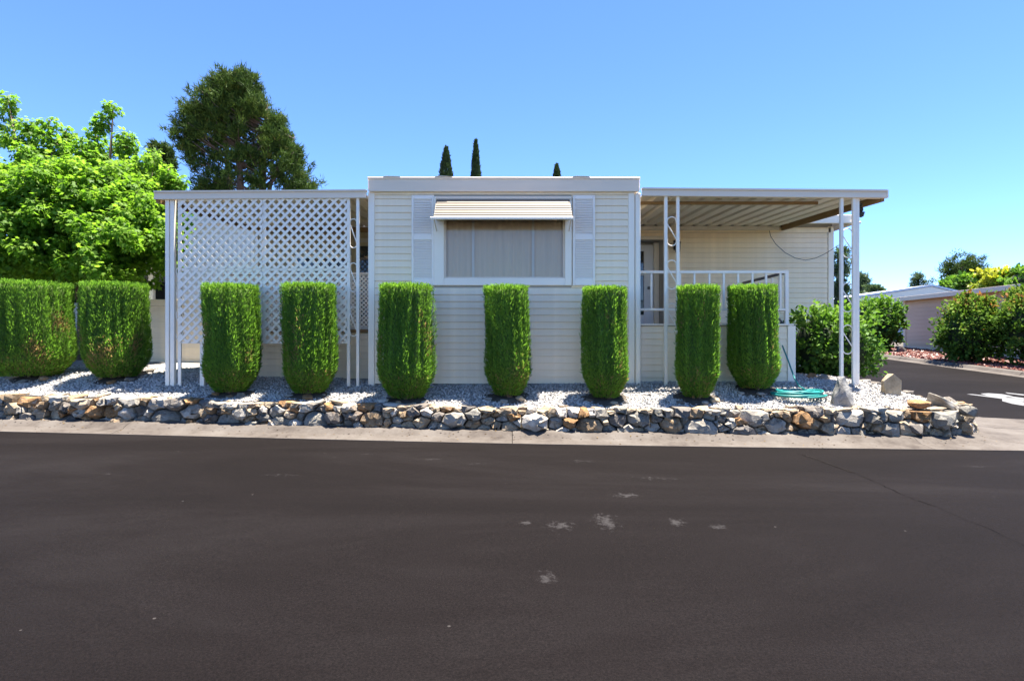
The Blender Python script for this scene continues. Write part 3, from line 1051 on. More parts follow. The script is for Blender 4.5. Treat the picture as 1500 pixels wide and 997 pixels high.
# shutters
for x0 in (-1.465, 0.885):
    x1 = x0 + .325
    za, zc = EYE + .80, EYE + 2.115
    st = thing('shutter', (x0 + .16, FY, za), None, None)
    st.parent = home; st.location = Vector((x0 + .16, FY, za)) - ORG[home.name]
    y0, y1 = FY - .05, FY - .02
    zm = za + .66
    f = MB()
    f.box(x0, x0 + .032, y0, y1, za, zc, .005); f.box(x1 - .032, x1, y0, y1, za, zc, .005)
    f.box(x0 + .032, x1 - .032, y0, y1, za, za + .10, .005); f.box(x0 + .032, x1 - .032, y0, y1, zm, zm + .085, .005); f.box(x0 + .032, x1 - .032, y0, y1, zc - .06, zc, .005)
    f.build('frame', M['shutter'], st)
    lv = MB()
    for lo, hi in ((za + .10, zm), (zm + .085, zc - .06)):
        n = int((hi - lo) / .024); h = (hi - lo) / n
        for i in range(n):
            z = lo + i * h
            lv.prism([(y0 + .003, z), (y0 + .019, z + h * .93), (y1, z + h * .93), (y1, z)], 'x', x0 + .032, x1 - .032)
    lo = lv.build('louvers', M['shutter'], st); lo['kind'] = 'stuff'
    MB().box(x0 + .01, x1 - .01, y1, y1 + .004, za + .01, zc - .01).build('backing', M['shutter'], st)

# right wing (set back) with the entry door
WY = 11.6
dx0, dx1 = 1.90, 3.02
dtop = EYE + 2.03
b = MB()
b.box(dx1, 6.40, WY, WY + .1, .6, 3.62); b.box(1.85, dx1, WY, WY + .1, dtop, 3.62)
b.box(1.85, dx1 + .0, WY + .45, WY + .55, .6, dtop + .3); b.box(dx1, dx1 + .1, WY + .101, WY + .449, .6, dtop); b.box(1.85, dx1, WY + .1, WY + .45, dtop + .001, dtop + .06)
ww = b.build('wing_wall', M['siding_wall'], home)
siding(ww, dx1 + .09, 6.30, WY - .001, 1.4, 3.40, M['siding'])
siding(ww, 1.87, dx1 + .09, WY - .001, dtop + .05, 3.40, M['siding'])
box('frieze_trim', M['siding'], home, 1.87, 6.36, WY - .03, WY - .019, 3.40, 3.50)
b = MB(); b.box(6.31, 6.42, WY - .03, WY + .11, .6, 3.52, .005); b.build('corner_trim', M['trim'], home)
box('door_casing', M['trim'], home, dx1 + .005, dx1 + .10, WY - .04, WY - .002, 1.4, dtop + .05)
box('door_casing', M['pan'], home, 1.87, dx1 + .005, WY - .035, WY - .002, dtop - .02, dtop + .05)
b = MB(); b.box(1.9, 6.72, WY - .35, 17, 3.60, 3.66)
b.build('wing_roof', M['roofing'], home)
b = MB(); b.box(1.9, 6.70, WY - .36, WY - .30, 3.52, 3.68, .006); b.box(6.66, 6.72, WY - .30, 16, 3.52, 3.68, .006); b.box(6.56, 6.735, WY - .42, WY - .2, 3.50, 3.545, .01)
b.build('fascia', M['trim'], home)
door = thing('door', (2.45, WY + .42, 1.5), None, None)
door.parent = home; door.location = Vector((2.45, WY + .42, 1.5)) - ORG[home.name]
b = MB()
Dx0, Dx1, Dz0, Dz1 = 2.02, 2.92, 1.45, EYE + 1.97
gx0, gx1 = 2.17, 2.72
b.box(Dx0, gx0, WY + .36, WY + .42, Dz0, Dz1, .006); b.box(gx1, Dx1, WY + .36, WY + .42, Dz0, Dz1, .006)
b.box(gx0, gx1, WY + .36, WY + .42, Dz0, Dz0 + .33, .004); b.box(gx0, gx1, WY + .36, WY + .42, Dz1 - .13, Dz1, .004)
b.box(gx0, gx1, WY + .36, WY + .42, EYE + 1.34, EYE + 1.37, .004)
b.build('leaf', M['door'], door)
MB().box(gx0, gx1, WY + .392, WY + .398, Dz0 + .33, Dz1 - .13).build('pane', M['glassdark'], door)
b = MB(); b.box(Dx1 - .13, Dx1 - .05, WY + .33, WY + .36, EYE + 1.05, EYE + 1.11, .01); b.build('handle', M['nozzle'], door)
box('door_jamb', M['trim'], home, Dx1 + .001, dx1 - .002, WY + .30, WY + .44, 1.45, dtop - .02)
# side lamp by the door
lamp = thing('porch_lamp', (3.27, WY - .03, EYE + 1.78), 'small black lantern on the wing wall beside the entry door', 'wall lamp')
b = MB(); b.box(3.22, 3.32, WY - .045, WY - .019, EYE + 1.80, EYE + 2.0, .01); b.tube([(3.27, WY - .04, EYE + 1.97), (3.27, WY - .10, EYE + 2.03), (3.27, WY - .14, EYE + 1.97)], .010, 6); b.build('bracket', M['black'], lamp)
b = MB()
b.tube([(3.27, WY - .14, EYE + 1.97), (3.27, WY - .14, EYE + 1.93), (3.27, WY - .14, EYE + 1.92), (3.27, WY - .14, EYE + 1.75), (3.27, WY - .14, EYE + 1.70)], [.01, .075, .06, .045, .01], 6)
b.build('lantern', M['black'], lamp)

# left wing wall behind the patio
lw = MB()
lw.box(-5.10, -2.1, WY, WY + .1, .6, 3.62); lwo = lw.build('wing_wall', M['siding_wall'], home)
siding(lwo, -5.08, -2.1, WY - .001, 1.42, 3.50, M['brown_wall'], course=.2, holes=[(-4.35, -3.2, 2.0, 2.95), (-3.15, -2.4, 1.4, 3.2)])
box('corner_trim', M['trim'], home, -5.16, -5.06, WY - .03, WY + .1, .6, 3.5)
sd = thing('window', (-3.8, WY, 2.0), None, None); sd.parent = home; sd.location = Vector((-3.8, WY, 2.0)) - ORG[home.name]
b = MB(); b.box(-4.35, -4.29, WY - .03, WY + .02, 2.0, 2.95, .004); b.box(-3.26, -3.2, WY - .03, WY + .02, 2.0, 2.95, .004); b.box(-4.29, -3.26, WY - .03, WY + .02, 2.0, 2.06, .004); b.box(-4.29, -3.26, WY - .03, WY + .02, 2.89, 2.95, .004); b.build('frame', M['trim'], sd)
MB().box(-4.29, -3.26, WY - .008, WY - .002, 2.06, 2.89).build('pane', M['glassdark'], sd)
sd = thing('door', (-2.8, WY, 1.4), None, None); sd.parent = home; sd.location = Vector((-2.8, WY, 1.4)) - ORG[home.name]
b = MB(); b.box(-3.15, -3.08, WY - .03, WY + .02, 1.4, 3.2, .004); b.box(-2.47, -2.4, WY - .03, WY + .02, 1.4, 3.2, .004); b.box(-3.08, -2.47, WY - .03, WY + .02, 3.13, 3.2, .004); b.build('frame', M['brown_wall'], sd)
MB().box(-3.08, -2.47, WY - .008, WY - .002, 1.4, 3.13).build('pane', M['glassdark'], sd)
b = MB(); b.box(-5.2, -2.1, WY - .2, 16, 3.62, 3.68); b.build('wing_roof', M['roofing'], home)

# ------------------------------------------------------------------ flat metal awnings either side
def pan_awning(name, xa, xb, zf, zb, label, fz0, fz1, sign, drop=0.0):
    t = thing(name, ((xa + xb) / 2, 10, 3.3), label, 'awning', None)
    n = int(round((xb - xa) / .26)); w = (xb - xa) / n
    y0, y1 = FY + .01, WY - .04
    prof = [(0, 0), (.60, 0), (.70, .052), (.90, .052), (1.0, 0)]
    for i in range(n):
        V = []
        for y, z in ((y0, zf), (y1, zb)):
            for u, h in prof: V.append((xa + (i + u) * w, y, z + h))
            for u, h in prof: V.append((xa + (i + u) * w, y, z + h + .004))
        Fc = []
        for j in range(4):
            Fc.append((j, j + 1, 11 + j, 10 + j)); Fc.append((5 + j, 15 + j, 16 + j, 6 + j))
            Fc.append((j, 5 + j, 6 + j, j + 1)); Fc.append((10 + j, 11 + j, 16 + j, 15 + j))
        b = MB(); b.add(V, Fc); b.build('roof_panel', M['pan'], t)
    b = MB()
    def fb(z_a, z_b, ya, yb):
        V = []
        for x in (xa - .02 if sign < 0 else xa, xb + (.02 if sign > 0 else 0)):
            dz = drop * abs(x - (xa if sign > 0 else xb)) / (xb - xa)
            V += [(x, ya, z_a - dz), (x, yb, z_a - dz), (x, yb, z_b - dz), (x, ya, z_b - dz)]
        b.add(V, [(0, 1, 2, 3), (7, 6, 5, 4), (0, 4, 5, 1), (1, 5, 6, 2), (2, 6, 7, 3), (3, 7, 4, 0)])
    fb(fz0, fz1, FY - .10, FY - .07); fb(fz1 - .018, fz1 + .006, FY - .12, FY - .03); fb(fz0 - .005, fz0 + .02, FY - .115, FY - .03)
    b.build('fascia', M['fascia'], t)
    return t
aR = pan_awning('porch_awning', 1.885, 5.40, 3.352, 3.52, 'flat metal awning with ribbed underside over the entry porch', 3.345, 3.452, 1, .03)
b = MB()
V = []
xe = 5.40
for y, z in ((FY - .06, 3.33), (WY - .02, 3.50)):
    V += [(xe - .03, y, z - .06), (xe + .015, y, z - .06), (xe + .015, y, z + .06), (xe - .03, y, z + .06)]
b.add(V, [(0, 1, 2, 3)[::-1], (4, 5, 6, 7), (0, 1, 5, 4), (1, 2, 6, 5), (2, 3, 7, 6), (3, 0, 4, 7)])
b.build('side_beam', M['wood'], aR)
box('front_beam', M['wood'], aR, 1.90, 4.62, FY + .25, FY + .29, 3.30, 3.345)
b = MB(); b.add([(xe + .016, FY - .1, 3.315), (xe + .05, FY - .1, 3.315), (xe + .05, FY - .1, 3.43), (xe + .016, FY - .1, 3.43), (xe + .016, WY - .1, 3.49), (xe + .05, WY - .1, 3.49), (xe + .05, WY - .1, 3.60), (xe + .016, WY - .1, 3.60)],
                   [(0, 1, 2, 3), (7, 6, 5, 4), (0, 4, 5, 1), (1, 5, 6, 2), (2, 6, 7, 3), (3, 7, 4, 0)])
b.build('side_fascia', M['fascia'], aR)
box('ledger', M['pan'], aR, 1.9, 5.3, WY - .10, WY - .045, 3.44, 3.515)
aL = pan_awning('patio_awning', -5.16, -2.11, 3.33, 3.50, 'flat metal awning over the lattice-screened patio', 3.315, 3.425, -1, .02)
b = MB(); V = []
for y, z in ((FY - .06, 3.31), (WY - .05, 3.48)):
    V += [(-5.18, y, z - .06), (-5.13, y, z - .06), (-5.13, y, z + .06), (-5.18, y, z + .06)]
b.add(V, [(0, 1, 2, 3)[::-1], (4, 5, 6, 7), (0, 1, 5, 4), (1, 2, 6, 5), (2, 3, 7, 6), (3, 0, 4, 7)])
b.build('side_beam', M['wood'], aL)
box('ledger', M['wood'], aL, -5.1, -2.12, WY - .10, WY - .045, 3.40, 3.49)

# ------------------------------------------------------------------ ornamental iron posts
def scroll_pts(xl, xr, y, ztop):
    """S-scroll: over the top from right upright, diagonal, under to the left upright"""
    r = (xr - xl) / 2; xc = (xl + xr) / 2
    P = []
    for a in np.linspace(-20, 180, 14): P.append((xc + r * math.cos(R(a)), y, ztop - r + r * math.sin(R(a)) * 1.0))
    zb = ztop - .42
    P.append((xl, y, ztop - r - .03))
    P.append((xr, y, zb + r + .03))
    for a in np.linspace(0, -200, 14): P.append((xc + r * math.cos(R(a)), y, zb + r + r * math.sin(R(a))))
    return P
def iron_post(xl, xr, y, z0l, z0r, z1, label, wr=.042, tops=(), second=None):
    t = thing('iron_post', ((xl + xr) / 2, y, min(z0l, z0r)), label, 'post', 'white iron posts holding up the awnings')
    box('upright', M['iron'], t, xl - .022, xl + .022, y - .022, y + .022, z0l, z1, .003)
    box('upright', M['iron'], t, xr - wr / 2, xr + wr / 2, y - .022, y + .022, z0r, z1, .003)
    if second:
        box('upright', M['iron'], t, second - .026, second + .026, y - .0, y + .06, z0r, z1, .003)
    for zt in tops:
        b = MB(); b.tube(scroll_pts(xl + .02, xr - wr / 2 + .002, y, zt), .008, 6)
        b.build('scroll', M['iron'], t, smooth=True)
    return t
g = lambda x, y: float(zbed(x, y)) - .03
def zpy(py): return EYE + (498.5 - py) / 100.0
iron_post(2.235, 2.41, FY - .06, g(2.23, FY), g(2.4, FY), 3.36, 'white iron post with S scrolls beside the downspout on the entry porch', tops=(zpy(319), zpy(382), zpy(445)))
iron_post(4.79, 4.97, FY - .06, g(4.79, FY), g(4.97, FY), 3.34, 'white iron post pair at the outer end of the porch awning behind the grey boulder', tops=(zpy(334) - .02, zpy(415), zpy(476)), second=5.03)
iron_post(-2.355 - .02, -2.24, FY - .06, g(-2.4, FY), g(-2.24, FY), 3.32, 'white iron post with S scrolls between the lattice screen and the house', tops=(zpy(322), zpy(386), zpy(450)))
# outer left post carries scrolls on its right side
t = thing('iron_post', (-4.97, FY, g(-5, FY)), 'white iron post at the outer end of the patio awning beside the lattice screen', 'post', 'white iron posts holding up the awnings')
box('upright', M['iron'], t, -5.04, -4.985, FY - .07, FY - .03, g(-5, FY), 3.31, .003)
box('upright', M['iron'], t, -4.975, -4.915, FY - .06, FY - .0, g(-5, FY), 3.31, .003)
for zt in (zpy(392), zpy(455)):
    MB().tube(scroll_pts(-4.90, -4.80, FY - .03, zt), .008, 6).build('scroll', M['iron'], t, smooth=True)

# ------------------------------------------------------------------ lattice screen
LS = thing('lattice_screen', (-3.6, FY, .68), 'large white diamond lattice screen shading the patio', 'lattice screen')
def clip_strip(x0, x1, z0, z1, c, slope, w, y, th):
    """strip along z = slope*x + c, clipped to the rectangle (polygon clip)"""
    hw = w / math.sqrt(2)
    L = 10
    poly = [(x0 - L, slope * (x0 - L) + c - hw), (x1 + L, slope * (x1 + L) + c - hw), (x1 + L, slope * (x1 + L) + c + hw), (x0 - L, slope * (x0 - L) + c + hw)]
    def clip(poly, ax, val, keep):
        out = []
        for i in range(len(poly)):
            p, q = poly[i], poly[(i + 1) % len(poly)]
            ip = (p[ax] - val) * keep >= 0; iq = (q[ax] - val) * keep >= 0
            if ip: out.append(p)
            if ip != iq:
                t = (val - p[ax]) / (q[ax] - p[ax])
                out.append((p[0] + (q[0] - p[0]) * t, p[1] + (q[1] - p[1]) * t))
        return out
    for ax, v, k in ((0, x0, 1), (0, x1, -1), (1, z0, 1), (1, z1, -1)):
        poly = clip(poly, ax, v, k)
        if len(poly) < 3: return None
    return poly
def lattice(parent, x0, x1, z0, z1, y, period, w, joined=False, mat='lattice', off=0.0):
    J = MB()
    for slope, yy in ((1, y), (-1, y + .009)):
        cmin = min(z0 - slope * x0, z0 - slope * x1, z1 - slope * x0, z1 - slope * x1)
        cmax = max(z0 - slope * x0, z0 - slope * x1, z1 - slope * x0, z1 - slope * x1)
        c = math.floor(cmin / period) * period + off
        while c < cmax:
            pl = clip_strip(x0, x1, z0, z1, c, slope, w, yy, .008)
            if pl:
                if joined: J.prism(pl, 'y', yy, yy + .008)
                else: MB().prism(pl, 'y', yy, yy + .008).build('lattice_strip', M[mat], parent)
            c += period
    return J
lx = [-4.84, -3.615, -2.375]
lz = [zpy(503), zpy(395.5), zpy(292)]
for i in range(2):
    for j in range(2):
        lattice(LS, lx[i] + .003, lx[i + 1] - .003, lz[j] + .003, lz[j + 1] - .003, FY - .09, .129, .0365, off=.03 * j)
box('batten', M['lattice'], LS, lx[0] - .02, lx[0] + .028, FY - .066, FY - .04, g(-4.8, FY), lz[2])
box('batten', M['lattice'], LS, lx[1] - .03, lx[1] + .03, FY - .064, FY - .045, lz[0], lz[2])
box('batten', M['lattice'], LS, lx[2] - .03, lx[2] + .02, FY - .066, FY - .04, g(-2.4, FY), lz[2])
box('batten', M['lattice'], LS, lx[0] + .03, lx[2] - .03, FY - .0695, FY - .066, lz[1] - .022, lz[1] + .022)
box('batten', M['lattice'], LS, lx[0] + .03, lx[2] - .03, FY - .0695, FY - .066, lz[2] - .03, lz[2] - .001)
box('batten', M['lattice'], LS, lx[0] + .03, lx[2] - .03, FY - .0695, FY - .066, lz[0], lz[0] + .03)
box('leg', M['lattice'], LS, -4.54, -4.475, FY - .065, FY - .02, g(-4.5, FY), lz[0] - .001)
# patio deck behind it
PD = thing('patio_deck', (-3.4, 9.4, .66), 'low patio deck with sided skirt and fine white lattice railing behind the lattice screen', 'deck')
b = MB(); b.box(-4.5, -2.1, 9.02, 11.59, .6, 1.36); pdk = b.build('skirt', M['siding_wall'], PD)
siding(pdk, -4.5, -2.1, 9.019, .66, 1.37, M['siding'])
box('deck_floor', M['wood'], PD, -4.52, -2.11, 8.98, 11.55, 1.372, 1.42)
J = lattice(PD, -4.5, -2.13, 1.43, 2.27, 9.05, .068, .0235, joined=True); jo = J.build('railing_lattice', M['lattice'], PD); jo['kind'] = 'stuff'
box('rail', M['lattice'], PD, -4.5, -2.12, 9.03, 9.09, 2.271, 2.31)
box('rail', M['lattice'], PD, -4.5, -2.12, 9.066, 9.10, 1.421, 1.47)
# low sided fence beyond
FN = thing('low_fence', (-6.1, 11.5, .75), 'low beige sided screen wall beyond the lattice at the foot of the leafy tree', 'fence')
b = MB(); b.box(-7.3, -4.9, 11.5, 11.58, .66, 2.0); fo = b.build('panel', M['siding_wall'], FN)
siding(fo, -7.3, -4.9, 11.499, .78, 1.93, M['siding'], course=.105)
box('cap', M['siding'], FN, -7.32, -4.88, 11.46, 11.6, 1.935, 2.06)

# ------------------------------------------------------------------ entry porch with railing
PO = thing('entry_porch', (3.0, 8.7, .63), 'raised entry porch with sided skirt and white baluster railing', 'porch')
PY = 8.72
b = MB(); b.box(1.90, 4.18, PY, 11.5, .6, 1.47); ps = b.build('skirt', M['siding_wall'], PO)
siding(ps, 1.89, 4.14, PY - .001, .60, 1.465, M['siding'])
box('corner_trim', M['trim'], PO, 4.13, 4.25, PY - .03, PY + .05, .58, 1.47)
box('deck_edge', M['trim'], PO, 1.89, 4.22, PY - .04, PY + .1, 1.475, 1.50)
box('deck_floor', M['wood'], PO, 1.89, 4.2, PY + .101, 11.55, 1.472, 1.495)
s_ = PY / 8.5
rl = thing('railing', (3, PY, 1.5), None, None); rl.parent = PO; rl.location = Vector((3, PY, 1.5)) - ORG[PO.name]
ry = PY + .04
def zr_(py): return EYE + (498.5 - py) / F * ry
def xr_(px): return (px - 750) / F * ry
box('top_rail', M['iron'], rl, 1.90, xr_(1153), ry - .02, ry + .02, zr_(400.5), zr_(396.5), .004)
box('bottom_rail', M['iron'], rl, 1.90, xr_(1153), ry - .018, ry + .018, zr_(455), zr_(451.5), .004)
for px in (954, 975, 996, 1017, 1039, 1060, 1081, 1102, 1122, 1143):
    x = xr_(px)
    box('baluster', M['iron'], rl, x - .015, x + .015, ry - .014, ry + .014, zr_(451.5) + .001, zr_(400.5) - .001, .003)
box('corner_post', M['iron'], rl, xr_(1149.5), xr_(1154.5), ry - .022, ry + .022, 1.50, zr_(396), .003)
xs_ = xr_(1152)
b = MB(); b.box(xs_ - .018, xs_ + .018, ry + .03, 10.4, zr_(401), zr_(397), .004); b.build('side_rail', M['nozzle'], rl)
b = MB(); b.box(xs_ - .016, xs_ + .016, ry + .03, 10.4, zr_(455), zr_(452), .004); b.build('bottom_rail', M['iron'], rl)
for k in range(1, 7):
    y = ry + k * .24
    box('baluster', M['iron'], rl, xs_ - .014, xs_ + .014, y - .014, y + .014, zr_(452) + .001, zr_(401) - .001, .003)
# stair rail running down on the far side
b = MB(); b.tube([(4.25, 10.3, 1.80), (4.75, 10.3, 1.62), (4.95, 10.3, 1.40)], .02, 6); b.build('stair_rail', M['nozzle'], rl)

# loose cable across the wing wall, pulled to the outer post
cb_ = MB()
P = []
for px, py, Y in ((1127, 338, 11.52), (1129, 346, 11.5), (1136, 357, 11.5), (1150, 370, 11.5), (1165, 378, 11.48), (1180, 381, 11.46), (1195, 378, 11.4), (1208, 372, 11.3), (1221, 364, 11.0), (1229, 359, 8.6)):
    P.append(W(px, py, Y))
cb_.tube(P, .006, 5)
tag(cb_.build('cable', M['nozzle'], None), 'thin dark cable sagging from the wing wall to the outer porch post', 'cable')

# hanging ornament under the awning end
t = thing('hanging_ornament', W(1262, 312, 8.7), 'small black metal ornament hanging from the outer corner of the porch awning', 'wind chime')
o_ = W(1261, 300, 8.7)
b = MB(); b.tube([W(1261, 292, 8.7), W(1261, 299, 8.7)], .004, 5); b.build('hook', M['black'], t)
b = MB(); b.tube([o_ + Vector((0, 0, .03)), o_ + Vector((0, 0, .015)), o_ + Vector((0, 0, -.015)), o_ + Vector((0, 0, -.03))], [.006, .026, .026, .006], 10); b.build('ball', M['black'], t, True)
q = W(1261, 307, 8.7)
b = MB(); b.tube([q + Vector((0, 0, .04)), q + Vector((0, 0, .02)), q + Vector((0, 0, -.02)), q + Vector((0, 0, -.035))], [.006, .034, .034, .012], 10); b.build('ball', M['black'], t, True)
q = W(1261, 314, 8.7)
b = MB(); b.tube([q + Vector((0, 0, .035)), q + Vector((0, 0, .03)), q + Vector((0, 0, -.03)), q + Vector((0, 0, -.045))], [.01, .055, .038, .012], 10); b.build('bell', M['black'], t, True)

# ------------------------------------------------------------------ things on the rock bed
# grey boulder
import bmesh
def rock_from(name, verts, mat, label, cat, loc, sub=2, amp=.02, seed=1):
    bm = bmesh.new()
    for v in verts: bm.verts.new(v)
    bmesh.ops.convex_hull(bm, input=bm.verts)
    bmesh.ops.subdivide_edges(bm, edges=bm.edges, cuts=4, use_grid_fill=True)
    bmesh.ops.triangulate(bm, faces=bm.faces)
    for v in bm.verts:
        v.co += Vector((mnoise.noise(v.co * 6 + Vector((seed, 0, 0))), mnoise.noise(v.co * 6 + Vector((0, seed, 9))), mnoise.noise(v.co * 6 + Vector((7, 0, seed))))) * amp
    me = bpy.data.meshes.new(name); bm.to_mesh(me); bm.free()
    me.polygons.foreach_set('use_smooth', [True] * len(me.polygons))
    try: me.set_sharp_from_angle(angle=R(30))
    except Exception: pass
    o = mesh_obj(name, me, mat, None, loc)
    return tag(o, label, cat)
bx_, by_ = 4.37, 7.71
rock_from('boulder', [(-.135, -.06, -.05), (.14, -.08, -.05), (.13, .1, -.05), (-.1, .11, -.05), (-.11, -.05, .1), (-.05, -.07, .27), (-.035, .03, .37), (.04, -.04, .38), (.085, 0, .31), (.125, -.06, .16), (.12, .07, .2), (.02, -.12, .12), (.0, .1, .3)],
          M['grey_stone'], 'upright pointed grey boulder at the foot of the outer porch post', 'boulder', (bx_, by_, float(zbed(bx_, by_))), amp=.025)
bx_, by_ = 5.29, 8.1
rock_from('stone_slab', [(-.115, -.05, -.06), (.115, -.05, -.06), (.125, .04, -.06), (-.115, .05, -.06), (-.118, -.04, .17), (.12, -.045, .18), (.01, -.05, .275), (-.03, .03, .265), (.125, .03, .17), (-.11, .04, .165)],
          M['tan_stone'], 'small tan stone slab with a pointed top standing on the white rock', 'stone', (bx_, by_, float(zbed(bx_, by_))), amp=.012, seed=4)

# garden hose
hz = thing('garden_hose', (3.93, 7.98, float(zbed(3.93, 7.98))), 'teal garden hose coiled on the white rock beside the porch', 'hose')
cx_, cy_ = 3.93, 7.98
zb_ = float(zbed(cx_, cy_))
b = MB(); P = []
turns = 9
for i in range(turns * 26):
    a = i / 26 * 2 * math.pi
    k = i / (turns * 26)
    rr = .25 + .03 * math.sin(i * .113) + .05 * math.sin(k * 23)
    P.append((cx_ + .05 * math.sin(k * 17) + rr * 1.08 * math.cos(a), cy_ + rr * .85 * math.sin(a), zb_ + .014 + .075 * k + .006 * math.sin(i * .61)))
b.tube(P, .0125, 7); b.build('coil', M['hose'], hz, True)
b = MB()
p0 = W(1146, 506, 8.62); p1 = Vector((cx_ + .10, cy_ + .16, zb_ + .11))
b.tube([p0, p0.lerp(p1, .33) + Vector((.0, -.02, -.03)), p0.lerp(p1, .66) + Vector((.0, -.03, -.07)), p1 + Vector((.0, 0, .02)), p1 + Vector((.12, -.08, -.06))], .0105, 7); b.build('feed_line', M['hose'], hz, True)
b = MB(); q = Vector((cx_ + .29, cy_ - .02, zb_ + .03)); b.tube([q, q + Vector((.1, .02, 0)), q + Vector((.2, .015, -.002))], [.011, .016, .012], 8); b.build('nozzle', M['nozzle'], hz, True)

# ------------------------------------------------------------------ clipped column shrubs
def lath(prof, n, cx, cy, mod=None):
    V = []; Fc = []
    for j, (r, z) in enumerate(prof):
        for i in range(n):
            a = 2 * math.pi * i / n
            k = mod(a, z) if mod else 1
            V.append((cx + r * k * math.cos(a), cy + r * k * math.sin(a), z))
    m = len(prof)
    for j in range(m - 1):
        for i in range(n):
            i2 = (i + 1) % n
            Fc.append((j*n+i, j*n+i2, (j+1)*n+i2, (j+1)*n+i))
    Fc.append(tuple(range(n))[::-1]); Fc.append(tuple((m-1)*n+i for i in range(n)))
    return V, Fc

def column_shrub(px0, px1, pyt, Y, label, seed, base_k=.55, belly=1.06, brown=.04, taper=(.025, .24)):
    rd = np.random.default_rng(seed)
    X = ((px0 + px1) / 2 - 750) / F * Y
    Rr = (px1 - px0) / 2 / F * Y * .915
    zg = float(zbed(X, Y)) - .01
    zt = EYE + (498.5 - pyt) / F * (Y - Rr * .6)
    H = zt - zg
    t = thing('column_shrub', (X, Y, zg), label, 'shrub', 'clipped column shrubs in front of the home')
    ph = rd.uniform(0, 6.28, 8); fr = rd.integers(5, 26, 8); am = rd.uniform(.008, .026, 8)
    lean = rd.uniform(-.03, .03, 2); lo_ = rd.uniform(.015, .045, 3)
    def prof(u):
        """radius factor at height u 0..1"""
        u = np.asarray(u, float)
        lowk = base_k + (belly - base_k) * np.sin(np.clip((u - taper[0]) / taper[1], 0, 1) * np.pi / 2)
        up = belly + (1.0 - belly) * np.clip((u - .42) / .5, 0, 1)
        r = np.where(u < taper[0] + taper[1], lowk, up)
        return r * np.where(u > .985, 1 - (u - .985) * 3.0, 1.0)
    def flute(a, u):
        f = np.zeros_like(a)
        for p, q, s in zip(ph, fr, am): f = f + s * np.sin(q * a + p + 1.5 * np.sin(3 * u + p))
        f = f + lo_[0] * np.sin(2 * a + ph[1] + 2 * u) + lo_[1] * np.sin(5.5 * u + ph[2] + a) + lo_[2] * np.sin(3 * a + 4 * u + ph[3])
        return 1 + f * np.clip((u - .05) / .3, 0.3, 1)
    n1 = int(21000 * (Rr / .33) * (H / 1.45))
    # side sprays
    u = rd.uniform(taper[0], 1.0, n1); a = rd.uniform(0, 2 * np.pi, n1)
    dep = rd.beta(1.1, 3.0, n1)                       # 0 surface .. 1 deep
    r = Rr * prof(u) * flute(a, u) * (1 - .20 * dep)
    C = np.stack([X + r * np.cos(a) + lean[0] * u * H, Y + r * np.sin(a) + lean[1] * u * H, zg + u * H], -1)
    out = np.stack([np.cos(a), np.sin(a), np.zeros(n1)], -1)
    low = np.clip(1 - (u - .1) / .35, 0, 1)
    D = out * (0.32 + .35 * low + rd.normal(0, .22, n1))[:, None] + np.array([0, 0, 1.0]) * (1.0 - .45 * low)[:, None] + rd.normal(0, .26, (n1, 3))
    L = rd.uniform(.028, .062, n1) * np.where(rd.random(n1) < .03, 1.7, 1.0); Wd = rd.uniform(.007, .014, n1)
    # keep the top clipped flat
    L = np.minimum(L, np.maximum(zt + .02 + rd.uniform(-.02, .02, n1) - C[:, 2], .012))
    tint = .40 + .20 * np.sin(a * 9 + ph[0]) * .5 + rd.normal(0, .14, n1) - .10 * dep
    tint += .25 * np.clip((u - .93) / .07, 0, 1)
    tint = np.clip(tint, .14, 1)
    # dry brown patches
    for k in range(5):
        pa, pu = rd.uniform(np.pi, 2 * np.pi), rd.uniform(.12, .75)
        dd = ((np.angle(np.exp(1j * (a - pa)))) / .30) ** 2 + ((u - pu + .04 * np.sin(9 * a)) / .13) ** 2
        tint = np.where((dd < 2) & (rd.random(n1) < .40 * np.exp(-2.2 * dd) * brown / .04), rd.uniform(0, .12, n1), tint)
    tint = np.where((u < .22) & (rd.random(n1) < .10), rd.uniform(0, .12, n1), tint)
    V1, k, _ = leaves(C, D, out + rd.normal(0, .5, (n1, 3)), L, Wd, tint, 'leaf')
    # top fuzz
    n2 = int(n1 * .22)
    rr_ = Rr * np.sqrt(rd.uniform(0, 1, n2)) * 1.0; aa = rd.uniform(0, 2*np.pi, n2)
    rr_ = rr_ * flute(aa, np.ones(n2)) * .98
    C2 = np.stack([X + rr_ * np.cos(aa) + lean[0] * H, Y + rr_ * np.sin(aa) + lean[1] * H, zt - .035 - .035 * (rr_ / Rr) ** 4 + rd.normal(0, .008, n2)], -1)
    D2 = np.array([0, 0, 1.0]) + rd.normal(0, .35, (n2, 3))
    L2 = rd.uniform(.02, .055, n2)
    t2 = np.clip(.78 + rd.normal(0, .15, n2), .2, 1)
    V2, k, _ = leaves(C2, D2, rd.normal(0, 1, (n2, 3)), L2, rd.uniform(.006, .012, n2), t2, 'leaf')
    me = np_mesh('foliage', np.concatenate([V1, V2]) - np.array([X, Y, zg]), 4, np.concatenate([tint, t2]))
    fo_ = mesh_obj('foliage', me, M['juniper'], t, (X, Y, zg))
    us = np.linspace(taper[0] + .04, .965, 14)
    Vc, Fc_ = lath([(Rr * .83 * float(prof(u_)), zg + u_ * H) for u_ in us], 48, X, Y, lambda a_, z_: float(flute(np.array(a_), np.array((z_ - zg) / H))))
    b = MB(); b.add(Vc, Fc_); b.build('inner_shade', M['juniper_core'], t, True)  # solid green core, its colour stands in for shade deep in the foliage
    b = MB()
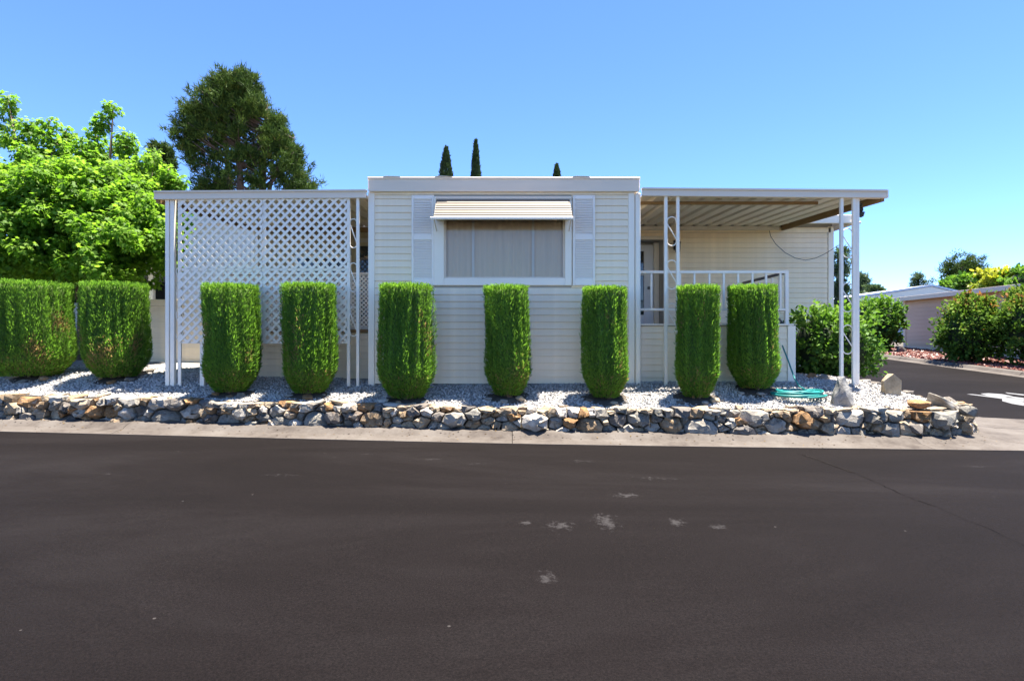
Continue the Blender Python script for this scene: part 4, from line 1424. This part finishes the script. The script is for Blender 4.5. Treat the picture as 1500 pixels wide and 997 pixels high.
    for k in range(5):
        a_ = rd.uniform(0, 6.28); r0 = rd.uniform(.01, .05); r1 = Rr * .5
        b.tube([(X + r0 * math.cos(a_), Y + r0 * math.sin(a_), zg - .04), (X + (r0 + .02) * math.cos(a_), Y + (r0 + .02) * math.sin(a_), zg + .06), (X + r1 * math.cos(a_), Y + r1 * math.sin(a_), zg + .14 * H + .05)], [.024, .02, .012], 6)
    b.build('stem', M['bark'], t, True)
    # soil saucer and edging rocks at the foot
    return t, X, Y, zg
shrubs = [
    (-14, 103, 411, 8.75, 'widest clipped column shrub, cut off by the left edge of the picture', .62, 1.02, .10),
    (127, 215, 413, 8.70, 'wide clipped column shrub left of the patio awning, with brownish patches', .55, 1.02, .08),
    (297, 379, 416, 8.13, 'clipped column shrub in front of the left half of the lattice screen', .50, 1.02, .05),
    (414, 492, 414, 8.09, 'clipped column shrub in front of the right half of the lattice screen', .52, 1.0, .04),
    (556, 636, 415, 7.90, 'stout clipped column shrub below the left window shutter, widening downward', .55, 1.08, .03),
    (711, 779, 418, 8.00, 'narrow clipped column shrub below the middle of the front window', .50, 1.03, .03),
    (854, 921, 419, 7.90, 'narrow clipped column shrub below the right window shutter', .50, 1.04, .02),
    (989, 1051, 418, 7.90, 'clipped column shrub beside the scrolled porch post, left of the porch pair', .50, 1.04, .02),
    (1069, 1143, 417, 8.20, 'broad clipped column shrub beside the hose, right of the porch pair', .50, 1.02, .01)]
WHERE = ['at the left picture edge', 'left of the patio awning', 'before the left lattice half', 'before the right lattice half', 'below the left shutter', 'below the window middle', 'below the right shutter', 'by the scrolled porch post', 'beside the hose']
for i, (a, c, tp, Y, lab, bk, bl, br) in enumerate(shrubs):
    t, X, Yv, zg = column_shrub(a, c, tp, Y, lab, 40 + i, bk, bl, br)
    # ring of edging rocks and bare soil round the stem
    for side, a0_, a1_ in (('left of', 195, 225), ('in front of', 250, 290), ('right of', 315, 345)):
        ang = R(random.uniform(a0_, a1_))
        r = random.uniform(.22, .33)
        me = random.choice(STONES)
        o = bpy.data.objects.new('edging_rock', me); link(o)
        x, y = X + r * math.cos(ang), Yv + r * .7 * math.sin(ang)
        place(o, None, (x, y, float(zbed(x, y)) + .015))
        w = random.uniform(.05, .10)
        o.scale = (w, w * .8, w * random.uniform(.35, .6))
        o.rotation_euler = (random.uniform(-.2, .2), random.uniform(-.2, .2), random.uniform(0, 6))
        tag(o, 'small edging rock ' + side + ' the stem of the shrub ' + WHERE[i], 'rock', 'edging rocks at the feet of the shrubs')
    b = MB(); V = []
    for j, (r, h) in enumerate(((.30, -.004), (.22, .012), (.05, .022))):
        for q in range(18):
            an = 2 * math.pi * q / 18
            rr = r * (1 + .15 * math.sin(3 * an + i) + .08 * math.sin(7 * an))
            x, y = X + rr * math.cos(an), Yv + rr * .75 * math.sin(an)
            V.append((x, y, float(zbed(x, y)) + h + .006))
    Fc = [(j*18+q, j*18+(q+1) % 18, (j+1)*18+(q+1) % 18, (j+1)*18+q) for j in range(2) for q in range(18)] + [tuple(36 + q for q in range(18))]
    b.add(V, Fc); b.build('soil_patch', M['soil'], t)

# loose pale rocks by the left bed and right edge
for px, Y, lab in ((205, 8.9, 'pale loose rock right of the second shrub, middle of three'), (217, 9.25, 'pale loose rock right of the second shrub, farthest from the wall'), (188, 8.8, 'pale loose rock right of the second shrub, closest to its stem'),
                   (1266, 8.8, 'loose pale rock touching the outer porch post'), (1284, 8.7, 'loose pale rock between the outer porch post and the tan slab'), (1275, 9.2, 'loose pale rock on the street side behind the outer porch post'),
                   (1330, 8.3, 'loose pale rock just right of the tan stone slab'), (1205, 9.1, 'loose pale rock in front of the glossy green bush, nearer the boulder'), (1188, 9.4, 'loose pale rock in front of the glossy green bush, nearer the hose')):
    x = (px - 750) / F * Y
    o = bpy.data.objects.new('loose_rock', random.choice(STONES)); link(o)
    place(o, None, (x, Y, float(zbed(x, Y)) + .02))
    w = random.uniform(.07, .13)
    o.scale = (w, w * .8, w * .5); o.rotation_euler = (0, 0, random.uniform(0, 6))
    tag(o, lab, 'rock', 'loose pale rocks on the bed')

# ------------------------------------------------------------------ leafy bushes
def blob_core(ells, k=.8):
    b = MB()
    for c, r in ells:
        V = []; Fc = []
        nu, nv = 14, 9
        for j in range(nv + 1):
            th = math.pi * j / nv
            for i in range(nu):
                a = 2 * math.pi * i / nu
                V.append((c[0] + k * r[0] * math.sin(th) * math.cos(a), c[1] + k * r[1] * math.sin(th) * math.sin(a), c[2] + k * r[2] * math.cos(th)))
        for j in range(nv):
            for i in range(nu):
                i2 = (i + 1) % nu
                Fc.append((j*nu+i, (j+1)*nu+i, (j+1)*nu+i2, j*nu+i2))
        b.add(V, Fc)
    return b
def bush(name, ells, n, size, mat, label, cat, seed, group=None, shape='oval', power=2.6, tint_top=.25, core=True, rough=.10, zmin=None):
    """ells: list of (centre, radii); leaves scattered near the surface in clumps"""
    rd = np.random.default_rng(seed)
    lo = min(c[2] - r[2] for c, r in ells)
    c0 = ells[0][0]
    base = (c0[0], c0[1], lo if zmin is None else zmin)
    t = thing(name, base, label, cat, group)
    tot = sum(r[0] * r[1] + r[1] * r[2] + r[0] * r[2] for c, r in ells)
    Vs, Ts = [], []
    ells = [(c, tuple(max(q - size * .7, q * .6) for q in r)) for c, r in ells]
    for c, r in ells:
        m = int(n * (r[0] * r[1] + r[1] * r[2] + r[0] * r[2]) / tot)
        nc = max(8, m // 26)
        d = nrm(rd.normal(size=(nc, 3)))
        # superellipsoid for hedge-like forms
        k = (np.abs(d) ** power).sum(1) ** (-1 / power)
        cc = d * k[:, None] * (1 + rd.normal(0, rough, nc))[:, None]
        idx = rd.integers(0, nc, m)
        dd = cc[idx] + rd.normal(0, .10, (m, 3))
        depth = rd.uniform(.82, 1.04, m)
        P = np.array(c) + dd * depth[:, None] * np.array(r)
        if zmin is not None:
            P[:, 2] = np.maximum(P[:, 2], zmin + .03)
        out = nrm(dd / np.array(r))
        D = out * .6 + rd.normal(0, .55, (m, 3)) + np.array([0, 0, .25])
        Nn = out + np.array([0, 0, .7]) + rd.normal(0, .5, (m, 3))
        L = size * rd.uniform(.7, 1.3, m)
        ct = rd.normal(0, .12, nc)
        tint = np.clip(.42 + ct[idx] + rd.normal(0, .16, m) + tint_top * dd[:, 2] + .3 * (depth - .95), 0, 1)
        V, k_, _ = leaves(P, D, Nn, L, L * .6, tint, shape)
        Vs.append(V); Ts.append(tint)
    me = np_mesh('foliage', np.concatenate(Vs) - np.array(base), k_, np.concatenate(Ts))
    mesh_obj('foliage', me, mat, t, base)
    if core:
        blob_core(ells, .80).build('inner_shade', M['leaf_core'], t, True)  # dark filled blobs: interior shade as colour, blocking the view through
    st = MB()
    for k in range(4):
        c, r = ells[k % len(ells)]
        x, y = c[0] + rd.uniform(-.3, .3) * r[0], c[1] + rd.uniform(-.3, .3) * r[1]
        st.tube([(x, y, base[2] - .05), (x + .05, y, c[2])], [.03, .02], 6)
    st.build('stem', M['bark'], t)
    return t

def E(px0, px1, py0, py1, Y, dy=None):
    """ellipsoid that fills a photo box at depth Y"""
    a = W(px0, py1, Y); c = W(px1, py0, Y)
    rx, rz = (c.x - a.x) / 2, (c.z - a.z) / 2
    return (((a.x + c.x) / 2, Y, (a.z + c.z) / 2), (rx, dy or rx, rz))
bush('hedge_bush', [E(1160, 1225, 453, 560, 10.3, .6), E(1195, 1271, 455, 562, 10.2, .7)], 9000, .075, M['hedge'], 'glossy green bush between the porch and the outer porch post', 'bush', 5, zmin=.66, power=3.4)
bush('hedge_bush', [E(1248, 1295, 440, 517, 24.5, 1.0), E(1278, 1316, 439, 512, 24, .8)], 8000, .13, M['hedge'], 'dark green clipped hedge at the far end of the pink house', 'bush', 6, power=3.5)
bush('round_bush', [E(1384, 1458, 440, 530, 19.0, .9), E(1396, 1446, 430, 480, 19.2, .7)], 10000, .11, M['ruddy'], 'rounded bush with reddish tips in front of the pink house wall', 'bush', 8, tint_top=.3)
bush('round_bush', [E(1470, 1560, 430, 530, 17.5, 1.0), E(1482, 1560, 414, 470, 17.8, .8)], 9000, .11, M['ruddy'], 'orange-tipped bush at the right edge of the picture', 'bush', 9, tint_top=.3)

# ------------------------------------------------------------------ the neighbour across the side street
def lotz(X, Y): return zroad(X, Y) + 0.10
o = grid_mesh('mulch_bed', np.linspace(14.25, 17.6, 9), np.linspace(7, 26, 39), lotz, M['mulch'])
def chips(X, Y, t): return t
cm, nt, bs = new_mat('red_mulch_chips')
at_ = N(nt, 'ShaderNodeAttribute', attribute_name='tint')
nt.links.new(ramp(nt, at_.outputs['Fac'], [(0, (0.05, 0.012, 0.008)), (.5, (0.12, 0.03, 0.018)), (1, (0.24, 0.09, 0.06))]), bs.inputs['Base Color'])
o = pebbles(9000, 'mulch', (14.3, 17.5), (14, 25.8), (.06, .16), cm, lambda X, Y: X > 0, lambda X, Y: lotz(X, Y) + .01)
tag(o, 'red bark mulch in front of the pink house', 'mulch')
kb = thing('far_kerb', (14.1, 16, .2), None, None); kb['kind'] = 'structure'
for y0 in np.arange(6, 26, 2.5):
    b = MB(); V = []
    ys = np.linspace(y0 + .01, y0 + 2.49, 6)
    for y in ys:
        z = float(zroad(14, y))
        V += [(13.75, y, z - .05), (13.75, y, z + .008), (14.0, y, z + .03), (14.08, y, z + .11), (14.25, y, z + .12), (14.25, y, z - .05)]
    Fc = [(i*6+j, (i+1)*6+j, (i+1)*6+j+1, i*6+j+1)[::-1] for i in range(5) for j in range(5)] + [tuple(range(6)), tuple(range(30, 36))[::-1]]
    b.add(V, Fc); b.build('slab', M['concrete'], kb)
drv = grid_mesh('driveway', np.linspace(13.9, 24, 12), np.linspace(26.2, 31, 9), lambda X, Y: zroad(X, Y) + .05, M['concrete'])
NP = thing('pink_house', (20, 18, .6), 'pink sided mobile home with a pale low roof across the side street', 'house')
nx = 17.6
b = MB(); b.box(nx, nx + 7, 8, 26, .3, 3.05); nw = b.build('wall', M['pink'], NP)
siding(nw, 0, 13.6, 0, .92, 3.0, M['pink'], course=.173, rot=R(-90), origin=(nx - .001, 26.0, 0), holes=[(7.2, 8.6, 1.75, 2.75)])
# brick-like lower skirt, eave, roof
box('skirt', M['pink_trim'], NP, nx - .03, nx - .001, 12, 26.0, .5, .98)
box('corner_trim', M['pink_trim'], NP, nx - .04, nx + .1, 25.9, 26.05, .5, 3.05)
b = MB(); b.prism([(nx - .42, 3.02), (nx - .40, 3.14), (nx + 4.0, 3.62), (nx + 8.0, 3.14), (nx + 8, 3.02)], 'y', 7.5, 26.5); b.build('roof', M['metal_roof'], NP)
box('eave', M['pink_trim'], NP, nx - .46, nx - .421, 7.4, 26.55, 2.98, 3.16)
wn_ = thing('window', (nx, 18.1, 1.75), None, None); wn_.parent = NP; wn_.location = Vector((nx, 18.1, 1.75)) - ORG[NP.name]
b = MB(); b.box(nx - .05, nx - .002, 17.4, 17.48, 1.75, 2.75); b.box(nx - .05, nx - .002, 18.72, 18.8, 1.75, 2.75); b.box(nx - .05, nx - .002, 17.48, 18.72, 1.75, 1.83); b.box(nx - .05, nx - .002, 17.48, 18.72, 2.67, 2.75); b.build('frame', M['trim'], wn_)
MB().box(nx - .02, nx - .01, 17.48, 18.72, 1.83, 2.67).build('pane', M['glassdark'], wn_)
# grey rock in the mulch
o = bpy.data.objects.new('mulch_rock', STONES[3]); link(o); place(o, None, (15.6, 23.2, float(lotz(15.6, 23.2)) + .08)); o.scale = (.42, .3, .2); o.rotation_euler = (0, .25, .4)
tag(o, 'pale rock lying in the red mulch by the dark hedge', 'rock')
# white roofed home behind
NW = thing('white_house', (18, 36, 1.2), 'white low home with a pale metal roof behind the dark hedge', 'house')
Yh = 34
pk = W(1365, 418, Yh); el = W(1180, 446, Yh); er = W(1420, 431, Yh)
b = MB(); b.prism([(el.x, 1.0), (er.x, 1.0), (er.x, er.z - .35), (pk.x, pk.z - .35), (el.x, el.z - .3)], 'y', Yh + .4, Yh + 12); b.build('wall', M['white_wall'], NW)
b = MB(); b.prism([(el.x - .4, el.z - .12), (pk.x, pk.z - .05), (er.x + .3, er.z - .12), (er.x + .3, er.z), (pk.x, pk.z + .06), (el.x - .4, el.z)], 'y', Yh - .05, Yh + 12.5); b.build('roof', M['metal_roof'], NW)
b = MB(); b.prism([(el.x - .4, el.z - .55), (pk.x, pk.z - .5), (er.x + .3, er.z - .5), (er.x + .3, er.z - .14), (pk.x, pk.z - .07), (el.x - .4, el.z - .14)], 'y', Yh, Yh + .12); b.build('gable_fascia', M['trim'], NW)

# ------------------------------------------------------------------ neighbour on the left, behind the leafy tree
NL = thing('grey_house', (-7.5, 15, .8), 'pale grey sided house seen through the patio lattice', 'house')
b = MB(); b.box(-8.1, -3.2, 13.7, 19, .7, 3.95); nlw = b.build('wall', M['white_wall'], NL)
siding(nlw, -8.1, -3.2, 13.699, .8, 3.95, M['white_wall'], course=.175)
b = MB(); b.box(-8.5, -3.0, 13.4, 19.4, 3.95, 4.10); b.build('roof', M['roofing'], NL)
b = MB(); b.box(-17, -8.1, 17.5, 17.7, .7, 3.0); b.build('carport_wall', M['dark'], NL)  # near-black colour stands in for the shade inside the open carport
b = MB(); b.box(-17, -8.1, 13.5, 17.5, 3.0, 3.12); b.build('carport_roof', M['roofing'], NL)
box('carport_post', M['trim'], NL, -8.72, -8.60, 13.9, 14.0, .7, 3.0)
WF = thing('screen_fence', (-8.6, 11.6, .8), 'white panel glimpsed between the two leftmost shrubs', 'fence panel')
b = MB(); b.box(-8.9, -8.45, 11.6, 11.66, .95, 2.0, .01); b.build('panel', M['white_wall'], WF)
b = MB(); b.box(-8.88, -8.82, 11.66, 11.72, .7, 2.0); b.box(-8.53, -8.47, 11.66, 11.72, .7, 2.0); b.build('post', M['white_wall'], WF)

# ------------------------------------------------------------------ leafy tree on the left
def maple():
    rd = np.random.default_rng(21)
    base = (-8.6, 11.6, .78)
    t = thing('leafy_tree', base, 'bright yellow-green broadleaf tree rising behind the two leftmost shrubs', 'tree')
    wood = MB()
    wood.tube([base, (-8.55, 11.6, 1.5), (-8.5, 11.55, 2.2)], [.16, .13, .11], 10)
    tips = []
    leaders = []
    for px, py, Y, r in ((-75, 120, 11.6, .55), (12, 138, 11.4, .62), (72, 176, 11.2, .65), (166, 152, 11.3, .72), (205, 232, 10.9, .6), (248, 248, 11.0, .45), (120, 205, 10.9, .45), (30, 215, 10.6, .45), (-40, 200, 10.6, .5), (45, 178, 11.4, .4), (140, 190, 11.5, .4), (188, 200, 11.3, .4), (228, 222, 11.2, .38), (262, 262, 11.0, .3), (95, 190, 11.5, .4)):
        leaders.append((W(px, py, Y), r))
    for top, r in leaders:
        b0 = Vector((-8.5, 11.55, 2.0))
        midp = b0.lerp(top, .5) + Vector(((top.x - b0.x) * .25, (top.y - b0.y) * .2, -.15))
        wood.tube([b0, midp, top - Vector((0, 0, .1))], [.07, .045, .008], 7)
        n = 34
        for k in range(n):
            u = (k + .5) / n
            p = (b0 * (1 - u) ** 2 + midp * 2 * u * (1 - u) + top * u * u)
            rr = r * (.10 + 1.4 * (1 - u) ** .8)
            a = rd.uniform(0, 6.28)
            tip = p + Vector((math.cos(a) * rr * rd.uniform(.4, 1), math.sin(a) * rr * rd.uniform(.4, 1), rr * rd.uniform(-.15, .35)))
            if u > .15:
                tips.append((tip, .15 + .14 * (1 - u)))
                wood.tube([p, p.lerp(tip, .6) + Vector((0, 0, .05)), tip], [.014, .009, .004], 4)
    # filling bulk low and to the right, hanging over the fence
    for px0, px1, py0, py1, Y, n in ((-60, 120, 240, 425, 10.8, 110), (40, 150, 245, 415, 10.8, 75), (135, 245, 250, 418, 10.9, 80), (190, 262, 290, 430, 10.6, 45), (-70, 30, 225, 400, 11.0, 55), (195, 285, 275, 430, 11.6, 60), (90, 200, 235, 310, 11.2, 45)):
        for k in range(n):
            d = rd.normal(size=3); d /= np.linalg.norm(d); d *= rd.uniform(.6, 1) ** .5
            c = W((px0 + px1) / 2, (py0 + py1) / 2, Y)
            e = W(px1, py0, Y)
            tip = Vector((c.x + d[0] * (e.x - c.x), Y + d[1] * .7 - .55 * (1 - d[2]), c.z + d[2] * (e.z - c.z)))
            tips.append((tip, rd.uniform(.15, .26)))
    wood.build('trunk', M['bark'], t, True)
    Vs, Ts = [], []
    for tip, r in tips:
        m = int(125 * (r / .24) ** 1.5)
        d = rd.normal(size=(m, 3)); d = nrm(d) * (rd.uniform(.3, 1, m) ** .5)[:, None]
        P = np.array(tip) + d * np.array([r, r, r * .85])
        D = d * .7 + np.array([0, 0, -.55]) + rd.normal(0, .4, (m, 3))
        Nn = np.array([0, 0, 1.0]) + d * .5 + rd.normal(0, .35, (m, 3))
        L = rd.uniform(.055, .105, m)
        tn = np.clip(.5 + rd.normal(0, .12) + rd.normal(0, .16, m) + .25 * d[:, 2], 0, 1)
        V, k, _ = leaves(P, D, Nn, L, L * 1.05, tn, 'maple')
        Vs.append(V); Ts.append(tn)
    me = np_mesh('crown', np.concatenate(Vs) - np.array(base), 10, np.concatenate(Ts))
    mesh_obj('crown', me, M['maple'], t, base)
maple()

# ------------------------------------------------------------------ pines and other trees
def conifer(name, trunk, branches, tufts, label, mat, nl, nw, seed, base, per=44, bark='pine_bark', tuft_r=.26, group=None):
    rd = np.random.default_rng(seed)
    t = thing(name, base, label, 'tree', group)
    w = MB()
    for pts, rr in trunk: w.tube(pts, rr, 8)
    for pts, rr in branches: w.tube(pts, rr, 5)
    w.build('trunk', M[bark], t, True)
    T = np.array([p for p, d, s in tufts]); Dr = np.array([d for p, d, s in tufts]); Sz = np.array([s for p, d, s in tufts])
    n = len(T)
    idx = np.repeat(np.arange(n), per)
    m = len(idx)
    d = nrm(Dr[idx] * .8 + rd.normal(0, .62, (m, 3)))
    P = T[idx] + rd.normal(0, .3, (m, 3)) * (tuft_r * Sz[idx])[:, None]
    ct = rd.normal(0, .13, n)
    tn = np.clip(.42 + ct[idx] + rd.normal(0, .13, m) + .2 * d[:, 2], 0, 1)
    V, k, _ = leaves(P, d, rd.normal(0, 1, (m, 3)), nl * Sz[idx] * rd.uniform(.7, 1.2, m), np.full(m, nw), tn, 'needle')
    me = np_mesh('crown', V - np.array(base), 3, tn)
    mesh_obj('crown', me, M[mat], t, base)
    return t
def big_pine():
    rd = np.random.default_rng(33)
    Y = 24.0
    base = (W(355, 300, Y).x, Y, 1.3)
    trunks, branches, tufts = [], [], []
    # crown outline in the photo: x range for each height
    rows = [(98, 318, 362), (115, 290, 372), (135, 262, 382), (160, 256, 402), (185, 256, 425), (205, 250, 440), (225, 262, 452), (245, 268, 462), (262, 276, 468), (285, 285, 470), (330, 290, 465)]
    ry = [r[0] for r in rows]; rl_ = [r[1] for r in rows]; rr_ = [r[2] for r in rows]
    for (pxb, pxt, pyt) in ((352, 345, 112), (384, 392, 150), (335, 318, 150), (396, 432, 200)):
        a = W(pxb if pxb in (352, 384) else 360, 480, Y); a.z = 1.3
        mid_ = W(pxb, 270, Y); top_ = W(pxt, pyt, Y)
        trunks.append(([a, mid_, mid_.lerp(top_, .5) + Vector((rd.uniform(-.1, .1), 0, 0)), top_], [.22, .15, .10, .02] if pxb in (352, 384) else [.12, .09, .06, .015]))
    cores = [(W(352, 270, Y), W(345, 112, Y)), (W(384, 275, Y), W(392, 150, Y)), (W(335, 275, Y), W(318, 150, Y)), (W(396, 275, Y), W(432, 200, Y))]
    for k in range(620):
        py = 98 + 215 * rd.uniform(0, 1) ** .85
        lo = np.interp(py, ry, rl_); hi = np.interp(py, ry, rr_)
        px = rd.uniform(lo, hi)
        px = 362 + (px - 362) * .95; py += 11
        # outer shell denser, lower inside open
        c = (lo + hi) / 2; e = abs(px - c) / max((hi - lo) / 2, 1)
        if py < 165: dens = .95
        elif e > .72 and px > c: dens = 1.0
        elif e > .72: dens = .5 if py < 215 else .3
        else: dens = .30 if py < 215 else .16
        if rd.random() > dens: continue
        hw = (hi - lo) / 2 * Y / F * (.6 if py < 165 else .4)
        y = Y + rd.uniform(-1, 1) * hw * math.sqrt(max(0, 1 - e * e * .8))
        tip = W(px, py, Y); tip.y = y
        a, b_ = cores[int(rd.integers(0, 4))] if py > 170 else cores[int(rd.integers(0, 2))]
        zz = tip.z - abs(tip.x - a.x) * .55 - .3
        u = np.clip((zz - a.z) / (b_.z - a.z), -.3, .95)
        s0 = a.lerp(b_, u)
        mp = s0.lerp(tip, .55) + Vector((0, 0, -.12))
        branches.append(([s0, mp, tip], [.035, .022, .008]))
        dirv = (tip - mp).normalized()
        for q in range(7):
            v = (.6 if py < 165 else .80) + (.4 if py < 165 else .2) * rd.uniform(0, 1)
            p = s0.lerp(tip, v) + Vector(rd.normal(0, .19, 3))
            tufts.append((tuple(p), tuple(dirv * .6 + Vector((0, 0, .5))), rd.uniform(.8, 1.2)))
    conifer('pine_tree', trunks, branches, tufts, 'large dark pine with open lower limbs behind the patio awning', 'pine', .22, .040, 34, base, per=40)
big_pine()
def small_pine(px, pyt, w, Y, zb, label, seed, mat='pine', dens=60, group=None, zbase_py=None, wk=.9):
    rd = np.random.default_rng(seed)
    top_ = W(px, pyt, Y); base = (top_.x, Y, zb)
    tufts, br = [], []
    H = top_.z - zb
    half = w / 2 * Y / F
    for k in range(dens):
        u = rd.uniform(.25, 1) ** .8
        a = rd.uniform(0, 6.28)
        r = half * (1 - u * wk) * rd.uniform(.4, 1) / (1 - .25 * wk) * 1.1
        p = Vector((top_.x + r * math.cos(a), Y + r * math.sin(a), zb + H * u - r * .1))
        br.append(([Vector((top_.x, Y, zb + H * u - r * .3)), p], [.03, .01]))
        for q in range(5):
            tufts.append((tuple(p + Vector(rd.normal(0, .16 * half + .05, 3))), (math.cos(a) * .6, math.sin(a) * .6, .5), rd.uniform(.8, 1.2) * (.5 + half * .18)))
    conifer('conifer_tree', [([base, tuple(top_)], [.18, .02])], br, tufts, label, mat, .42, .07, seed, base, per=22, tuft_r=.5, group=group)
small_pine(1409, 381, 62, 55, 1.5, 'bushy dark pine far behind the pink house roof', 51, dens=150, wk=.55)
small_pine(1346, 404, 28, 60, 1.5, 'small distant tree above the peak of the white house', 52, mat='far_leaf', dens=70, wk=.7)
small_pine(238, 210, 40, 26, 1.3, 'slim dark pine between the leafy tree and the large pine', 53, dens=60, wk=.6)
small_pine(1228, 366, 26, 30, 1.5, 'slender sparse tree seen between the outer porch posts', 54, mat='far_leaf', dens=34, wk=.5)
small_pine(1262, 402, 24, 50, 1.5, 'dark green distant tree just right of the outer porch post', 55, mat='far_leaf', dens=60, wk=.6)
bush('distant_bush', [E(1262, 1292, 417, 445, 48)], 1500, .35, M['far_leaf'], 'low distant tree crown above the white roof by the outer porch post', 'bush', 56)
bush('distant_bush', [E(1378, 1440, 402, 440, 42), ], 2500, .32, M['hedge'], 'green tree crown behind the roof of the pink house', 'bush', 57)
bush('yellow_bush', [E(1428, 1490, 394, 440, 40), E(1440, 1470, 393, 420, 40)], 3500, .30, M['yellow'], 'yellow-leaved tree crown behind the roof of the pink house', 'bush', 58)
bush('distant_bush', [E(1470, 1540, 390, 440, 38), ], 2500, .30, M['hedge'], 'green tree crown at the right edge above the pink roof', 'bush', 59)

def cypress(px, pyt, wpx, Y, label, seed):
    rd = np.random.default_rng(seed)
    top_ = W(px, pyt, Y); zb = 1.5
    base = (top_.x, Y, zb)
    H = top_.z - zb
    t = thing('cypress_tree', base, label, 'tree', 'slim cypresses behind the roof')
    half = wpx / 2 * Y / F
    vis = (262 - pyt) * Y / F                     # height seen above the roof
    n = 6500
    z = rd.uniform(0, 1, n) ** .8 * min(H, vis * 2.2)
    r = half * np.clip(1.15 * (z / vis), 0, 1.15) ** .75
    a = rd.uniform(0, 6.28, n)
    k = rd.uniform(.65, 1.05, n) * (1 + .12 * np.sin(a * 3 + z * 3))
    P = np.stack([top_.x + r * k * np.cos(a), Y + r * k * np.sin(a), top_.z - z], -1)
    out = np.stack([np.cos(a), np.sin(a), np.full(n, 1.6)], -1)
    L = rd.uniform(.12, .26, n)
    tn = np.clip(.45 + rd.normal(0, .25, n), 0, 1)
    V, kk, _ = leaves(P, out + rd.normal(0, .3, (n, 3)), np.stack([np.cos(a), np.sin(a), np.zeros(n)], -1) + rd.normal(0, .4, (n, 3)), L, L * .35, tn, 'leaf')
    me = np_mesh('crown', V - np.array(base), 4, tn)
    mesh_obj('crown', me, M['cypress'], t, base)
    b = MB(); b.tube([base, tuple(top_ - Vector((0, 0, .6)))], [.2, .02], 8); b.build('trunk', M['pine_bark'], t)
cypress(653.5, 216, 17, 42, 'broader slim cypress above the roof, first from the left of the three', 61)
cypress(697, 206, 11.5, 42, 'tallest and slimmest cypress above the front window', 62)
cypress(815.5, 242, 8, 46, 'tiny cypress tip showing over the roof right of the window', 63)

# dry leaf litter along the gutter and the foot of the wall
n = 420
lx_ = rng.uniform(-9.5, 6.2, n)
off_ = np.where(rng.random(n) < .7, rng.uniform(.22, .44, n), rng.uniform(.0, .3, n))
ly_ = ycurb(lx_) + off_
hh = np.interp(off_ / .46, [p[0] for p in sec], [p[1] for p in sec])
P = np.stack([lx_, ly_, zroad(lx_, ly_) + hh + .004], -1)
dr = nrm(np.stack([rng.normal(size=n), rng.normal(size=n), rng.normal(0, .12, n)], -1))
Lf = rng.uniform(.012, .035, n)
tl = rng.uniform(0, 1, n)
V, k, _ = leaves(P, dr, np.tile(np.array([0, 0, 1.0]), (n, 1)) + rng.normal(0, .2, (n, 3)), Lf, Lf * .6, tl, 'leaf')
lm = leaf_mat('dry_leaves', [(0, (0.03, 0.02, 0.012)), (.6, (0.09, 0.055, 0.025)), (1, (0.20, 0.13, 0.05))], 0.1, 0.8, spec=0.1)
tag(mesh_obj('leaf_litter', np_mesh('leaf_litter', V, k, tl), lm), 'scattered dry leaf litter along the concrete gutter', 'leaves', kind='stuff')
